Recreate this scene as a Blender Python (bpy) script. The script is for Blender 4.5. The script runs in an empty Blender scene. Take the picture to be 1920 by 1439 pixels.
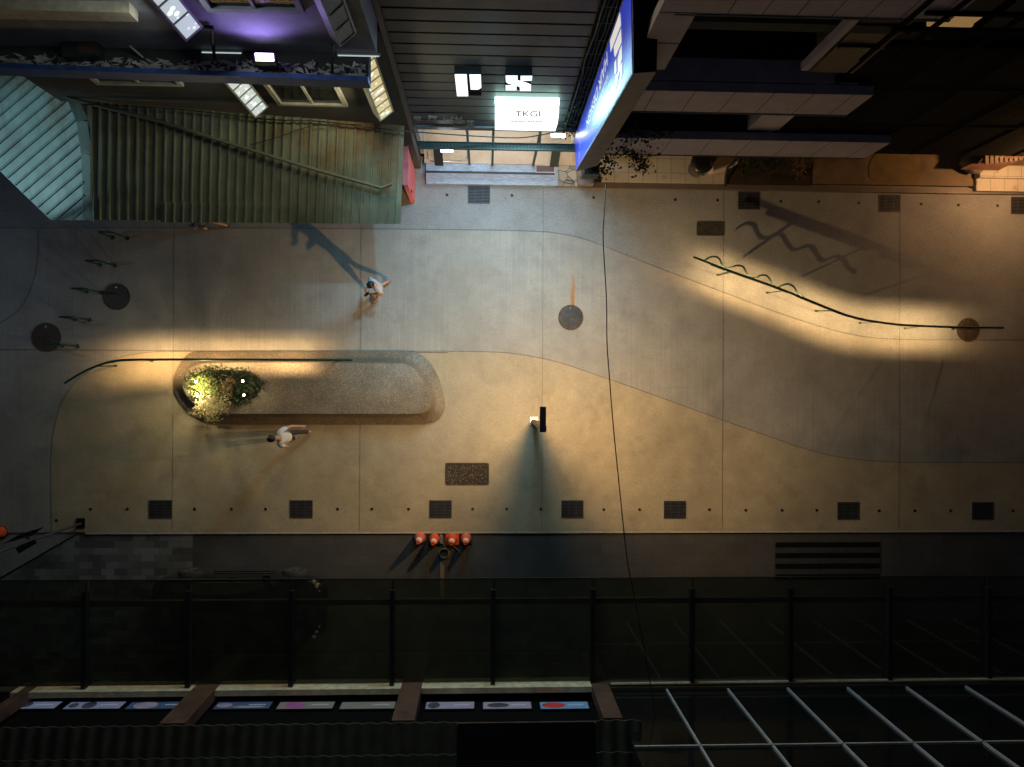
import bpy, math, random
from mathutils import Vector, Matrix, Quaternion
random.seed(7)
R = math.radians
PI = math.pi
scene = bpy.context.scene
COL = scene.collection
V = Vector

# ------------------------------------------------------------------ camera geometry
H = 20.0
FPX = 1333.0
CX, CY = 960.0, 719.5
NX, NY = 910.0, 722.0
_n = V(((NX - CX) / FPX, -(NY - CY) / FPX, -1.0)).normalized()
_Z = -_n
_x = V((1.0, -0.0054, 0.0))
_X = (_x - _x.dot(_Z) * _Z).normalized()
_Y = _Z.cross(_X)
MCW = Matrix((_X, _Y, _Z))          # camera vector -> world vector
CAM = V((0, 0, H))


def ray(px, py):
    return MCW @ V(((px - CX) / FPX, -(py - CY) / FPX, -1.0))


def P(px, py, z=0.0):               # point of the place at height z seen at this spot of the photograph
    d = ray(px, py)
    return CAM + d * ((z - H) / d.z)


def PY(px, py, y):                  # point on the vertical plane at depth y
    d = ray(px, py)
    return CAM + d * (y / d.y)


# ------------------------------------------------------------------ node helpers
class NT:
    def __init__(self, name):
        self.m = bpy.data.materials.new(name)
        self.m.use_nodes = True
        self.t = self.m.node_tree
        self.t.nodes.clear()
        self.out = self.t.nodes.new('ShaderNodeOutputMaterial')

    def n(self, typ, **kw):
        nd = self.t.nodes.new(typ)
        for k, v in kw.items():
            setattr(nd, k, v)
        return nd

    def l(self, a, b):
        self.t.links.new(a, b)

    def val(self, sock, v):
        if hasattr(v, 'default_value') or isinstance(v, bpy.types.NodeSocket):
            self.l(v, sock)
        else:
            sock.default_value = v

    def pos(self):
        return self.n('ShaderNodeNewGeometry').outputs['Position']

    def objc(self):
        return self.n('ShaderNodeTexCoord').outputs['Object']

    def mapp(self, vec, scale=(1, 1, 1), loc=(0, 0, 0), rot=(0, 0, 0)):
        m = self.n('ShaderNodeMapping')
        self.l(vec, m.inputs['Vector'])
        m.inputs['Scale'].default_value = scale
        m.inputs['Location'].default_value = loc
        m.inputs['Rotation'].default_value = rot
        return m.outputs[0]

    def noise(self, vec, scale, detail=4, rough=.55):
        n = self.n('ShaderNodeTexNoise')
        self.l(vec, n.inputs['Vector'])
        n.inputs['Scale'].default_value = scale
        n.inputs['Detail'].default_value = detail
        n.inputs['Roughness'].default_value = rough
        return n.outputs['Fac']

    def voro(self, vec, scale, out='Distance', feature='F1'):
        n = self.n('ShaderNodeTexVoronoi', feature=feature)
        self.l(vec, n.inputs['Vector'])
        n.inputs['Scale'].default_value = scale
        return n.outputs[out]

    def math(self, op, a, b=0.0, c=0.0, clamp=False):
        n = self.n('ShaderNodeMath', operation=op)
        n.use_clamp = clamp
        self.val(n.inputs[0], a)
        self.val(n.inputs[1], b)
        if len(n.inputs) > 2:
            self.val(n.inputs[2], c)
        return n.outputs[0]

    def rng(self, v, a, b, c=0.0, d=1.0, smooth=False):
        n = self.n('ShaderNodeMapRange')
        n.clamp = True
        if smooth:
            n.interpolation_type = 'SMOOTHSTEP'
        self.val(n.inputs[0], v)
        for i, q in enumerate((a, b, c, d)):
            n.inputs[i + 1].default_value = q
        return n.outputs[0]

    def mix(self, f, a, b, mode='MIX'):
        n = self.n('ShaderNodeMix', data_type='RGBA', blend_type=mode)
        self.val(n.inputs[0], f)
        for s, q in ((n.inputs[6], a), (n.inputs[7], b)):
            if isinstance(q, (tuple, list)):
                q = tuple(q) if len(q) == 4 else tuple(q) + (1,)
            self.val(s, q)
        return n.outputs[2]

    def scale(self, col, f):
        # multiply a colour by a scalar
        n = self.n('ShaderNodeVectorMath', operation='SCALE')
        self.val(n.inputs[0], col)
        self.val(n.inputs['Scale'], f)
        return n.outputs[0]

    def rgb(self, c):
        n = self.n('ShaderNodeRGB')
        n.outputs[0].default_value = (c[0], c[1], c[2], 1)
        return n.outputs[0]

    def bsdf(self, col, rough=.6, metal=0.0, bump=None, bstr=.3, bdist=.01, spec=.5, em=None, es=0.0, coat=0.0):
        b = self.n('ShaderNodeBsdfPrincipled')
        if isinstance(col, (tuple, list)):
            col = tuple(col) if len(col) == 4 else tuple(col) + (1,)
        self.val(b.inputs['Base Color'], col)
        self.val(b.inputs['Roughness'], rough)
        self.val(b.inputs['Metallic'], metal)
        self.val(b.inputs['Specular IOR Level'], spec)
        b.inputs['Coat Weight'].default_value = coat
        b.inputs['Coat Roughness'].default_value = .05
        if em is not None:
            if isinstance(em, (tuple, list)):
                em = tuple(em) if len(em) == 4 else tuple(em) + (1,)
            self.val(b.inputs['Emission Color'], em)
            self.val(b.inputs['Emission Strength'], es)
        if bump is not None:
            bn = self.n('ShaderNodeBump')
            bn.inputs['Strength'].default_value = bstr
            bn.inputs['Distance'].default_value = bdist
            self.l(bump, bn.inputs['Height'])
            self.l(bn.outputs[0], b.inputs['Normal'])
        self.l(b.outputs[0], self.out.inputs[0])
        self.b = b
        return self.m


def plain(name, col, rough=.5, metal=0.0, var=.25, scale=6.0, spec=.5, coat=0.0, bump=.15):
    """a paint / metal / cloth with a little dirt in it"""
    t = NT(name)
    p = t.objc()
    n = t.noise(p, scale, 6, .6)
    f = t.rng(n, .25, .75, 1 - var, 1 + var)
    fine = t.noise(p, scale * 14, 3)
    return t.bsdf(t.scale(t.rgb(col), f), t.rng(n, .3, .7, max(.03, rough - .1), min(1, rough + .12)), metal, fine, bump, .004, spec, coat=coat)


def emis(name, col, strength):
    t = NT(name)
    return t.bsdf((.3, .3, .3), .4, 0, em=col, es=strength)


def concrete(name, col, broom=0.0, grain=.16, patch=.22, speck=.5, tint=None):
    t = NT(name)
    p = t.pos()
    c = t.rgb(col)
    n1 = t.noise(p, .35, 5, .6)
    n2 = t.noise(p, 1.7, 8, .65)
    c = t.scale(c, t.rng(n1, .3, .7, 1 - patch, 1 + patch * .6))
    c = t.scale(c, t.rng(n2, .28, .72, 1 - patch * .7, 1 + patch * .5))
    g = t.noise(p, 24, 4, .8)
    c = t.scale(c, t.rng(g, .25, .75, 1 - grain, 1 + grain))
    if tint:
        c = t.mix(t.rng(t.noise(p, .8, 4), .5, .72, 0, .5), c, t.scale(t.rgb(tint), t.rng(n2, .2, .8, .8, 1.15)))
    if broom:
        bn = t.noise(t.mapp(p, (20, .25, 1), rot=(0, 0, .03)), 1.0, 3, .75)
        mask = t.rng(t.noise(p, .3, 2), .38, .6, .25, 1)
        f = t.math('MULTIPLY', t.math('SUBTRACT', bn, .5), t.math('MULTIPLY', mask, broom))
        c = t.scale(c, t.math('ADD', 1.0, f))
    # small dark grit and old stains
    v2 = t.voro(t.mapp(p, loc=(3.3, 1.7, 0)), 4.7)
    sp2 = t.rng(t.math('ADD', v2, t.math('MULTIPLY', t.noise(p, 50, 2), .03)), .05, .08, speck * 1.2, 0)
    c = t.mix(t.math('MULTIPLY', sp2, t.rng(t.noise(p, .7, 3), .46, .6, 0, 1)), c, (.07, .06, .045))
    v = t.voro(p, 2.1)
    n3 = t.noise(p, 30, 2)
    sp = t.rng(t.math('ADD', v, t.math('MULTIPLY', n3, .02)), .036, .055, speck * 1.3, 0)
    keep = t.rng(t.noise(p, 1.3, 2), .40, .46, 0, 1)
    c = t.mix(t.math('MULTIPLY', sp, keep), c, (.05, .04, .03))
    st = t.rng(t.noise(p, .9, 9, .75), .54, .74, 0, .42)
    c = t.mix(st, c, (.12, .10, .075))
    # hairline and tyre scuffs
    sc = t.rng(t.noise(t.mapp(p, (.25, 9, 1), rot=(0, 0, .12)), 1.0, 2), .66, .8, 0, .22)
    c = t.mix(sc, c, (.10, .09, .08))
    return t, c, g, p


M = {}
# ---- pavements
t, c, g, p = concrete('brushed_concrete', (.315, .308, .292), broom=.6, grain=.2)
# the rust run above one manhole cover and the faint rust patch near it
ru0 = P(1076, 548)
sx = t.n('ShaderNodeSeparateXYZ'); t.l(p, sx.inputs[0])
wob = t.math('MULTIPLY', t.math('SUBTRACT', t.noise(p, 2.2, 2), .5), .22)
dx = t.math('ABSOLUTE', t.math('ADD', t.math('SUBTRACT', sx.outputs[0], ru0.x), wob))
m1 = t.rng(dx, .02, .085, 1, 0, True)
m2 = t.math('MULTIPLY', t.rng(sx.outputs[1], P(0, 580).y, P(0, 560).y, 0, 1), t.rng(sx.outputs[1], P(0, 562).y, P(0, 470).y, 1, 0, True))
c = t.mix(t.math('MULTIPLY', t.math('MULTIPLY', m1, m2), .95), c, (.36, .15, .02))
pr = P(880, 520)
d1 = t.n('ShaderNodeVectorMath', operation='DISTANCE'); t.l(t.mapp(p, (1, 1.6, 1)), d1.inputs[0]); d1.inputs[1].default_value = (pr.x, pr.y * 1.6, 0)
pm = t.math('MULTIPLY', t.rng(d1.outputs['Value'], .1, .9, 1, 0, True), t.rng(t.noise(p, 5, 5, .7), .45, .65, 0, .4))
c = t.mix(pm, c, (.34, .27, .12))
M['conc_mid'] = t.bsdf(c, .72, 0, g, .25, .004, .35)
t, c, g, p = concrete('warm_washed_concrete', (.385, .335, .245), grain=.26, tint=(.34, .285, .185))
M['conc_warm'] = t.bsdf(c, .75, 0, g, .35, .005, .3)
t, c, g, p = concrete('exposed_aggregate_concrete', (.255, .268, .28), grain=.32, patch=.2)
M['conc_agg'] = t.bsdf(c, .7, 0, g, .5, .006, .4)
t, c, g, p = concrete('dark_basalt_paving', (.074, .077, .082), grain=.2, patch=.2, speck=.2)
# big slab joints
br = t.n('ShaderNodeTexBrick'); t.l(p, br.inputs['Vector']); br.offset = .5
br.inputs['Scale'].default_value = 1.0; br.inputs['Brick Width'].default_value = .6; br.inputs['Row Height'].default_value = .3
br.inputs['Mortar Size'].default_value = .004
br.inputs['Color1'].default_value = (1, 1, 1, 1); br.inputs['Color2'].default_value = (.86, .86, .88, 1); br.inputs['Mortar'].default_value = (.55, .55, .55, 1)
c = t.mix(1.0, c, br.outputs[0], 'MULTIPLY')
M['basalt'] = t.bsdf(c, .6, 0, g, .3, .004, .4)
t, c, g, p = concrete('mosaic_paver', (.15, .16, .175), grain=.2, patch=.15, speck=.1)
br = t.n('ShaderNodeTexBrick'); t.l(t.mapp(p, rot=(0, 0, .0)), br.inputs['Vector']); br.offset = .37
br.inputs['Scale'].default_value = 1.0; br.inputs['Brick Width'].default_value = .36; br.inputs['Row Height'].default_value = .19
br.inputs['Mortar Size'].default_value = .003
br.inputs['Color1'].default_value = (1.35, 1.35, 1.35, 1); br.inputs['Color2'].default_value = (.45, .45, .46, 1); br.inputs['Mortar'].default_value = (.5, .5, .5, 1)
c = t.mix(1.0, c, br.outputs[0], 'MULTIPLY')
M['pavers'] = t.bsdf(c, .6, 0, g, .3, .004, .4)
t, c, g, p = concrete('asphalt', (.05, .05, .052), grain=.3)
M['asphalt'] = t.bsdf(c, .85, 0, g, .5, .008, .3)
M['joint'] = plain('joint_filler', (.085, .078, .07), .9)
M['kerb'] = plain('pale_kerb_stone', (.42, .40, .37), .5)

# terrazzo of the bench
t = NT('terrazzo'); p = t.pos()
v = t.voro(p, 85, 'Color'); sv = t.n('ShaderNodeSeparateColor'); t.l(v, sv.inputs[0])
vd = t.voro(p, 85)
big = t.noise(p, 2.0, 5)
c = t.mix(t.rng(sv.outputs[0], .35, .75), (.145, .12, .088), (.205, .17, .125))
c = t.mix(t.rng(sv.outputs[1], .86, .9), c, (.36, .32, .265))
c = t.mix(t.rng(sv.outputs[2], .8, .86), c, (.10, .088, .075))
c = t.scale(c, t.rng(big, .3, .7, .78, 1.15))
M['terrazzo'] = t.bsdf(c, t.rng(sv.outputs[1], 0, 1, .42, .62), 0, vd, .25, .004, .5)

# corrugated sheet with rust
def sheet(name, col, rustx):
    t = NT(name); p = t.pos()
    n = t.noise(p, 1.4, 7, .65)
    st = t.noise(t.mapp(p, (7, .6, .6)), 1.0, 4, .6)
    c = t.scale(t.rgb(col), t.rng(n, .3, .7, .75, 1.15))
    c = t.mix(t.rng(st, .55, .75, 0, .45), c, (.10, .085, .06))
    rn = t.noise(p, 1.15, 8, .68)
    sx = t.n('ShaderNodeSeparateXYZ'); t.l(p, sx.inputs[0])
    edge = t.rng(sx.outputs[2], rustx[0], rustx[1], 0, .24)
    side = t.rng(sx.outputs[0], rustx[2], rustx[3], 0, .12)
    c = t.mix(t.rng(t.math('ADD', t.math('ADD', rn, edge), side), .68, .88, 0, .8), c, (.17, .075, .02))
    grime = t.rng(t.noise(p, .8, 4), .5, .7, 0, .5)
    c = t.mix(grime, c, (.07, .075, .06))
    return t.bsdf(c, .55, .15, t.noise(p, 25, 3), .2, .006, .4)
M['sheet'] = sheet('corrugated_green_sheet', (.19, .205, .155), (3.6, 4.3, -4.0, -2.0))
M['sheet_lit'] = sheet('corrugated_lit_tint_sheet', (.215, .30, .30), (3.7, 4.2, -9.0, -12.0))  # same green sheet; teal light on the left slope put into the colour

M['green'] = plain('dark_green_paint', (.012, .05, .036), .35, .2, spec=.5)
M['rackgreen'] = plain('faded_green_paint', (.02, .055, .045), .45, .2)
M['castiron'] = plain('cast_iron', (.085, .078, .07), .55, .5, var=.5, scale=9)
M['castrust'] = plain('rusty_cast_iron', (.09, .055, .03), .7, .3, var=.5, scale=9)
M['grate'] = plain('galvanised_grate', (.07, .075, .09), .5, .4)
M['black'] = plain('black_paint', (.012, .012, .013), .45)
M['blackm'] = plain('black_void', (.006, .006, .006), .9, spec=.1)
M['brownpost'] = plain('brown_metal_paint', (.09, .055, .04), .45, .2)
M['steel'] = plain('brushed_steel', (.5, .5, .5), .3, .9)
M['orange'] = plain('orange_cone_rubber', (.62, .085, .02), .5)
M['orange2'] = plain('faded_orange_rubber', (.55, .12, .06), .6)
M['white_band'] = plain('reflective_band', (.62, .6, .58), .4)
M['rubber'] = plain('black_rubber', (.022, .024, .022), .75)
M['hose'] = plain('olive_hose', (.20, .19, .07), .5)
M['wood'] = plain('brown_timber', (.125, .06, .04), .65, var=.4, scale=4)
M['plank'] = plain('grey_timber', (.16, .13, .10), .8, var=.4, scale=5)
M['cream'] = plain('cream_paint', (.55, .47, .32), .7, var=.3)
M['pipegrey'] = plain('weathered_pipe', (.075, .072, .055), .7)
M['ledge'] = plain('cream_ledge_paint', (.72, .62, .42), .7, var=.3)
M['tile'] = plain('roof_tile', (.042, .043, .03), .8, var=.5, scale=3)
M['plaster'] = plain('grey_plaster', (.28, .28, .29), .85, var=.35, scale=2.5)
M['darkwall'] = plain('dark_stained_wall', (.055, .052, .048), .9, var=.5, scale=2)
M['mull'] = plain('pale_mullion_paint', (.5, .5, .55), .45, var=.1)
M['white'] = plain('white_pipe_paint', (.42, .41, .37), .5, var=.25)
M['blueb'] = plain('blue_steel_beam', (.05, .11, .34), .5, .2, var=.5)
M['glassdark'] = plain('dark_window_glass', (.008, .009, .010), .06, spec=.6, bump=0)
M['siding'] = plain('dark_metal_siding', (.075, .078, .088), .5, .1, var=.2, scale=3)
M['fascia'] = plain('grey_fascia', (.16, .16, .17), .5)
M['beige'] = plain('beige_wood_floor', (.50, .38, .25), .4, var=.15)
M['tray'] = plain('dark_green_tray', (.03, .05, .042), .4, .2)
M['red'] = plain('red_paint', (.62, .14, .15), .5, var=.2)
M['grey_panel'] = plain('pale_panel', (.48, .41, .46), .6, var=.2, scale=3)
M['browntile'] = plain('brown_arcade_floor', (.15, .105, .06), .6, var=.4, scale=2.5)
M['soil'] = plain('soil', (.035, .025, .016), .95, var=.5)
M['bin'] = plain('grey_bin_plastic', (.055, .055, .065), .5)
M['bag'] = plain('black_bag', (.015, .015, .017), .35)
M['rock'] = plain('rock', (.16, .14, .12), .85, var=.4, scale=5)
M['cable'] = plain('black_cable', (.008, .008, .008), .6)
M['signgrey'] = plain('sign_side_metal', (.14, .12, .11), .5, .2, var=.15)
M['brass'] = plain('dull_letters', (.34, .34, .34), .4, .5)
M['carpaint'] = plain('black_car_paint', (.010, .010, .013), .18, .1, var=.1, coat=1.0, bump=0)
M['chrome'] = plain('chrome', (.7, .7, .7), .12, 1.0, bump=0)
M['carglass'] = plain('car_glass', (.004, .005, .005), .05, bump=0)
M['headlamp'] = plain('headlamp_glass', (.35, .35, .37), .3, .2, bump=0)
M['skin'] = plain('skin', (.46, .26, .17), .5, var=.1, bump=.02)
M['hair'] = plain('black_hair', (.008, .007, .007), .45, var=.3, scale=40)
M['tee'] = plain('white_cotton', (.62, .62, .64), .85, var=.1)
M['teeblue'] = plain('pale_blue_grey_cotton', (.42, .44, .48), .85, var=.12)
M['teedark'] = plain('grey_purple_cotton', (.13, .12, .15), .85)
M['trouser'] = plain('dark_trousers', (.03, .028, .035), .85)
M['shorts'] = plain('blue_grey_shorts', (.20, .27, .33), .85)
M['shoe'] = plain('dark_shoes', (.03, .03, .035), .6)
M['shoelilac'] = plain('lilac_shoes', (.24, .21, .27), .6)
M['phone'] = plain('phone_case', (.02, .02, .022), .3)
M['pinkbag'] = plain('pink_pouch', (.6, .12, .14), .5)
M['print'] = plain('blue_print', (.10, .14, .22), .8)

# slate step, pale tiles, stone mosaic
t = NT('slate_step'); p = t.pos()
n = t.noise(t.mapp(p, (3, 14, 3), rot=(0, 0, .75)), 2.0, 6, .7)
c = t.mix(t.rng(n, .3, .7), (.16, .21, .29), (.38, .47, .60))
M['slate'] = t.bsdf(c, .45, 0, n, .5, .01)
t = NT('pale_floor_tile'); p = t.pos()
br = t.n('ShaderNodeTexBrick'); t.l(p, br.inputs['Vector']); br.offset = 0
br.inputs['Scale'].default_value = 1.0; br.inputs['Brick Width'].default_value = .4; br.inputs['Row Height'].default_value = .4
br.inputs['Mortar Size'].default_value = .006
br.inputs['Color1'].default_value = (.50, .48, .43, 1); br.inputs['Color2'].default_value = (.44, .43, .39, 1); br.inputs['Mortar'].default_value = (.15, .14, .12, 1)
n = t.noise(p, 2.6, 7, .7)
c = t.mix(t.rng(n, .56, .72, 0, .8), br.outputs[0], (.26, .15, .05))
M['tiles'] = t.bsdf(c, .4, 0, n, .1, .004)
t = NT('crazy_paving'); p = t.pos()
vd = t.voro(p, 4.5, 'Distance', 'DISTANCE_TO_EDGE')
vc = t.voro(p, 4.5, 'Color'); sv = t.n('ShaderNodeSeparateColor'); t.l(vc, sv.inputs[0])
c = t.mix(sv.outputs[0], (.20, .19, .16), (.42, .37, .28))
c = t.mix(t.rng(vd, .02, .05, 1, 0), c, (.05, .05, .05))
M['crazy'] = t.bsdf(c, .6, 0, vd, .4, .02)

# foliage
def leafmat(name, col, col2):
    t = NT(name); p = t.objc()
    c = t.mix(t.rng(t.noise(p, 9, 3), .35, .65), col, col2)
    b = t.n('ShaderNodeBsdfPrincipled'); t.l(c, b.inputs['Base Color']); b.inputs['Roughness'].default_value = .5
    tr = t.n('ShaderNodeBsdfTranslucent'); t.l(c, tr.inputs[0])
    mx = t.n('ShaderNodeMixShader'); mx.inputs[0].default_value = .3
    t.l(b.outputs[0], mx.inputs[1]); t.l(tr.outputs[0], mx.inputs[2]); t.l(mx.outputs[0], t.out.inputs[0])
    return t.m
M['leaf'] = leafmat('green_leaf', (.06, .10, .018), (.20, .21, .04))
M['leafdark'] = leafmat('dark_leaf', (.014, .03, .012), (.03, .055, .02))
M['leafpale'] = leafmat('pale_leaf', (.46, .38, .22), (.34, .32, .14))
M['leafred'] = leafmat('reddish_leaf', (.22, .12, .06), (.13, .09, .04))
M['leafivy'] = leafmat('ivy_leaf', (.012, .022, .012), (.022, .036, .018))
M['twig'] = plain('twig_bark', (.12, .085, .05), .85)

# canopy glass: dark tinted, mirror-like at a glance
def tinted(name, tint, refl):
    t = NT(name)
    tr = t.n('ShaderNodeBsdfTransparent'); tr.inputs[0].default_value = (*tint, 1)
    gl = t.n('ShaderNodeBsdfGlossy'); gl.inputs[0].default_value = (.9, .95, .95, 1); gl.inputs['Roughness'].default_value = .02
    fr = t.n('ShaderNodeFresnel'); fr.inputs[0].default_value = refl
    di = t.n('ShaderNodeBsdfDiffuse')
    dn = t.noise(t.pos(), 2.5, 6)
    t.l(t.scale(t.rgb((.11, .115, .075)), t.rng(dn, .3, .7, .5, 1.3)), di.inputs[0])
    a = t.n('ShaderNodeMixShader'); a.inputs[0].default_value = .35
    t.l(tr.outputs[0], a.inputs[1]); t.l(di.outputs[0], a.inputs[2])
    mx = t.n('ShaderNodeMixShader'); t.l(fr.outputs[0], mx.inputs[0]); t.l(a.outputs[0], mx.inputs[1]); t.l(gl.outputs[0], mx.inputs[2])
    t.l(mx.outputs[0], t.out.inputs[0])
    return t.m
M['canopy'] = tinted('tinted_canopy_glass', (.34, .37, .28), 1.5)

M['lampglow'] = emis('warm_lamp_lens', (1, .72, .38), 6)
M['ledglow'] = emis('led_strip', (1, .70, .36), 5)
M['glowbox'] = emis('glowing_acrylic_side', (.62, 1.0, .88), 5)
M['signwhite'] = emis('white_sign_face', (.96, 1.0, 1.0), 1.6)
M['logowhite'] = emis('white_logo_face', (.9, .97, 1.0), 1.3)
M['panelwhite'] = emis('white_lantern_panel', (.80, .95, .98), .52)
M['panelyellow'] = emis('yellow_lantern_panel', (1.0, .80, .34), .62)
M['dotlit'] = emis('bright_hole', (.9, 1, 1), 1.15)
M['tubelit'] = emis('dim_tube', (.8, .95, 1), .55)
M['paneldead'] = plain('unlit_lantern_panel', (.20, .155, .09), .6)
M['dotdead'] = plain('unlit_hole', (.26, .22, .15), .6)
M['purple'] = emis('purple_flood_lens', (.62, .48, 1.0), 26)
M['letterglow'] = emis('pale_letter', (1.0, .95, .86), .62)
M['whitelamp'] = emis('cool_shop_lamp', (.8, .9, 1.0), 22)
M['upglow'] = emis('uplight_lens', (1, .93, .78), 60)
M['orangewall'] = emis('orange_lit_window', (1.0, .55, .18), .22)

# blue sign face
t = NT('blue_sign_face'); p = t.pos()
sx = t.n('ShaderNodeSeparateXYZ'); t.l(p, sx.inputs[0])
nb = t.noise(p, .8, 3)
c = t.mix(t.rng(nb, .35, .65), (.012, .02, .42), (.02, .055, .62))
M['bluesign'] = t.bsdf((.02, .035, .25), .34, 0, em=c, es=.62, spec=.6)


def backlit(name, cols, strength, scale=6):
    t = NT(name); p = t.objc()
    c = t.mix(t.rng(t.noise(p, scale, 4), .4, .6), cols[0], cols[1])
    return t.bsdf((.05, .05, .05), .3, 0, em=c, es=strength * .6)


# ------------------------------------------------------------------ mesh helpers
class MB:
    def __init__(self):
        self.v = []; self.f = []; self.s = []

    def add(self, vs, fs, smooth=False):
        o = len(self.v)
        self.v += [V(q) for q in vs]
        self.f += [tuple(i + o for i in f) for f in fs]
        self.s += [smooth] * len(fs)
        return self

    def box(self, a, b, rz=0.0, piv=None):
        x0, y0, z0 = a; x1, y1, z1 = b
        vs = [V(q) for q in ((x0, y0, z0), (x1, y0, z0), (x1, y1, z0), (x0, y1, z0), (x0, y0, z1), (x1, y0, z1), (x1, y1, z1), (x0, y1, z1))]
        if rz:
            pv = V(piv) if piv else V(((x0 + x1) / 2, (y0 + y1) / 2, 0))
            m = Matrix.Rotation(rz, 3, 'Z')
            vs = [m @ (q - pv) + pv for q in vs]
        return self.add(vs, [(0, 3, 2, 1), (4, 5, 6, 7), (0, 1, 5, 4), (1, 2, 6, 5), (2, 3, 7, 6), (3, 0, 4, 7)])

    def hexa(self, q8):
        """8 corners: bottom ring then top ring"""
        return self.add(q8, [(0, 3, 2, 1), (4, 5, 6, 7), (0, 1, 5, 4), (1, 2, 6, 5), (2, 3, 7, 6), (3, 0, 4, 7)])

    def slab(self, ring, off):
        """polygon ring extruded by a vector"""
        n = len(ring); off = V(off)
        vs = [V(q) for q in ring] + [V(q) + off for q in ring]
        fs = [tuple(range(n)), tuple(range(2 * n - 1, n - 1, -1))]
        fs += [(i, i + n, (i + 1) % n + n, (i + 1) % n) for i in range(n)]
        return self.add(vs, fs)

    def poly(self, ring):
        return self.add(ring, [tuple(range(len(ring)))])

    def beam(self, a, b, w, h, up=(0, 0, 1)):
        a, b = V(a), V(b); d = (b - a).normalized(); u = V(up)
        s = d.cross(u)
        if s.length < 1e-5:
            s = d.cross(V((1, 0, 0)))
        s.normalize(); u = s.cross(d).normalized()
        s *= w / 2; u *= h / 2
        return self.hexa([a - s - u, a + s - u, a + s + u, a - s + u, b - s - u, b + s - u, b + s + u, b - s + u])

    def tube(self, pts, r, n=8, cap=True):
        pts = [V(q) for q in pts]
        rs = r if isinstance(r, (list, tuple)) else [r] * len(pts)
        o = []; prev = None
        for i, q in enumerate(pts):
            d = (pts[min(i + 1, len(pts) - 1)] - pts[max(i - 1, 0)]).normalized()
            if prev is None:
                a = d.cross(V((0, 0, 1)))
                if a.length < 1e-3:
                    a = d.cross(V((1, 0, 0)))
            else:
                a = prev - d * prev.dot(d)
            a.normalize(); prev = a; b = d.cross(a)
            o += [q + (a * math.cos(2 * PI * k / n) + b * math.sin(2 * PI * k / n)) * rs[i] for k in range(n)]
        fs = []
        for i in range(len(pts) - 1):
            for k in range(n):
                k2 = (k + 1) % n
                fs.append((i * n + k, i * n + k2, (i + 1) * n + k2, (i + 1) * n + k))
        if cap:
            fs.append(tuple(range(n - 1, -1, -1))); m = (len(pts) - 1) * n
            fs.append(tuple(m + k for k in range(n)))
        return self.add(o, fs, True)

    def lathe(self, prof, c=(0, 0, 0), n=24, axis=None):
        c = V(c); vs = []
        m = Matrix.Identity(3)
        if axis is not None:
            m = V((0, 0, 1)).rotation_difference(V(axis)).to_matrix()
        for (r, z) in prof:
            for k in range(n):
                a = 2 * PI * k / n
                vs.append(c + m @ V((r * math.cos(a), r * math.sin(a), z)))
        fs = []
        for i in range(len(prof) - 1):
            for k in range(n):
                k2 = (k + 1) % n
                fs.append((i * n + k, i * n + k2, (i + 1) * n + k2, (i + 1) * n + k))
        fs.append(tuple(range(n - 1, -1, -1)))
        fs.append(tuple((len(prof) - 1) * n + k for k in range(n)))
        return self.add(vs, fs, True)

    def loft(self, rings, cap0=True, cap1=True, smooth=True):
        n = len(rings[0]); vs = [q for r in rings for q in r]; fs = []
        for i in range(len(rings) - 1):
            for k in range(n):
                k2 = (k + 1) % n
                fs.append((i * n + k, i * n + k2, (i + 1) * n + k2, (i + 1) * n + k))
        if cap0: fs.append(tuple(range(n - 1, -1, -1)))
        if cap1: fs.append(tuple((len(rings) - 1) * n + k for k in range(n)))
        return self.add(vs, fs, smooth)

    def leaf(self, c, L, W, d=None, up=None):
        c = V(c)
        d = d or V((random.gauss(0, 1), random.gauss(0, 1), random.gauss(0, .6)))
        d = d.normalized()
        s = d.cross(up or V((random.gauss(0, .5), random.gauss(0, .5), 1)))
        if s.length < 1e-3:
            s = V((1, 0, 0))
        s.normalize(); n = s.cross(d)
        return self.add([c - d * L / 2, c + s * W / 2 + n * W * .15, c + d * L / 2, c - s * W / 2 + n * W * .15], [(0, 1, 2), (0, 2, 3)])

    def build(self, name, mat, parent=None, origin=None, bevel=0.0):
        me = bpy.data.meshes.new(name)
        if parent is not None:
            o0 = root_loc(parent)
        elif origin is not None:
            o0 = V(origin)
        else:
            mn = V((min(q[i] for q in self.v) for i in range(3))); mxx = V((max(q[i] for q in self.v) for i in range(3)))
            o0 = V(((mn.x + mxx.x) / 2, (mn.y + mxx.y) / 2, mn.z))
        me.from_pydata([tuple(q - o0) for q in self.v], [], self.f)
        me.polygons.foreach_set('use_smooth', self.s)
        me.update()
        me.materials.append(mat)
        o = bpy.data.objects.new(name, me)
        COL.objects.link(o)
        if parent is not None:
            o.parent = parent
        else:
            o.location = o0
        if any(self.s):
            md = o.modifiers.new('edge', 'EDGE_SPLIT'); md.split_angle = R(40)
        if bevel:
            b = o.modifiers.new('bevel', 'BEVEL'); b.width = bevel; b.segments = 2; b.limit_method = 'ANGLE'
        return o


def root_loc(o):
    while o.parent:
        o = o.parent
    return V(o.location)


def tag(o, label=None, cat=None, group=None, kind=None):
    if label: o['label'] = label
    if cat: o['category'] = cat
    if group: o['group'] = group
    if kind: o['kind'] = kind
    return o


def thing(name, label, cat, loc=(0, 0, 0), group=None):
    o = bpy.data.objects.new(name, None)
    o.empty_display_size = .2
    COL.objects.link(o)
    o.location = V(loc)
    return tag(o, label, cat, group)


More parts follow.
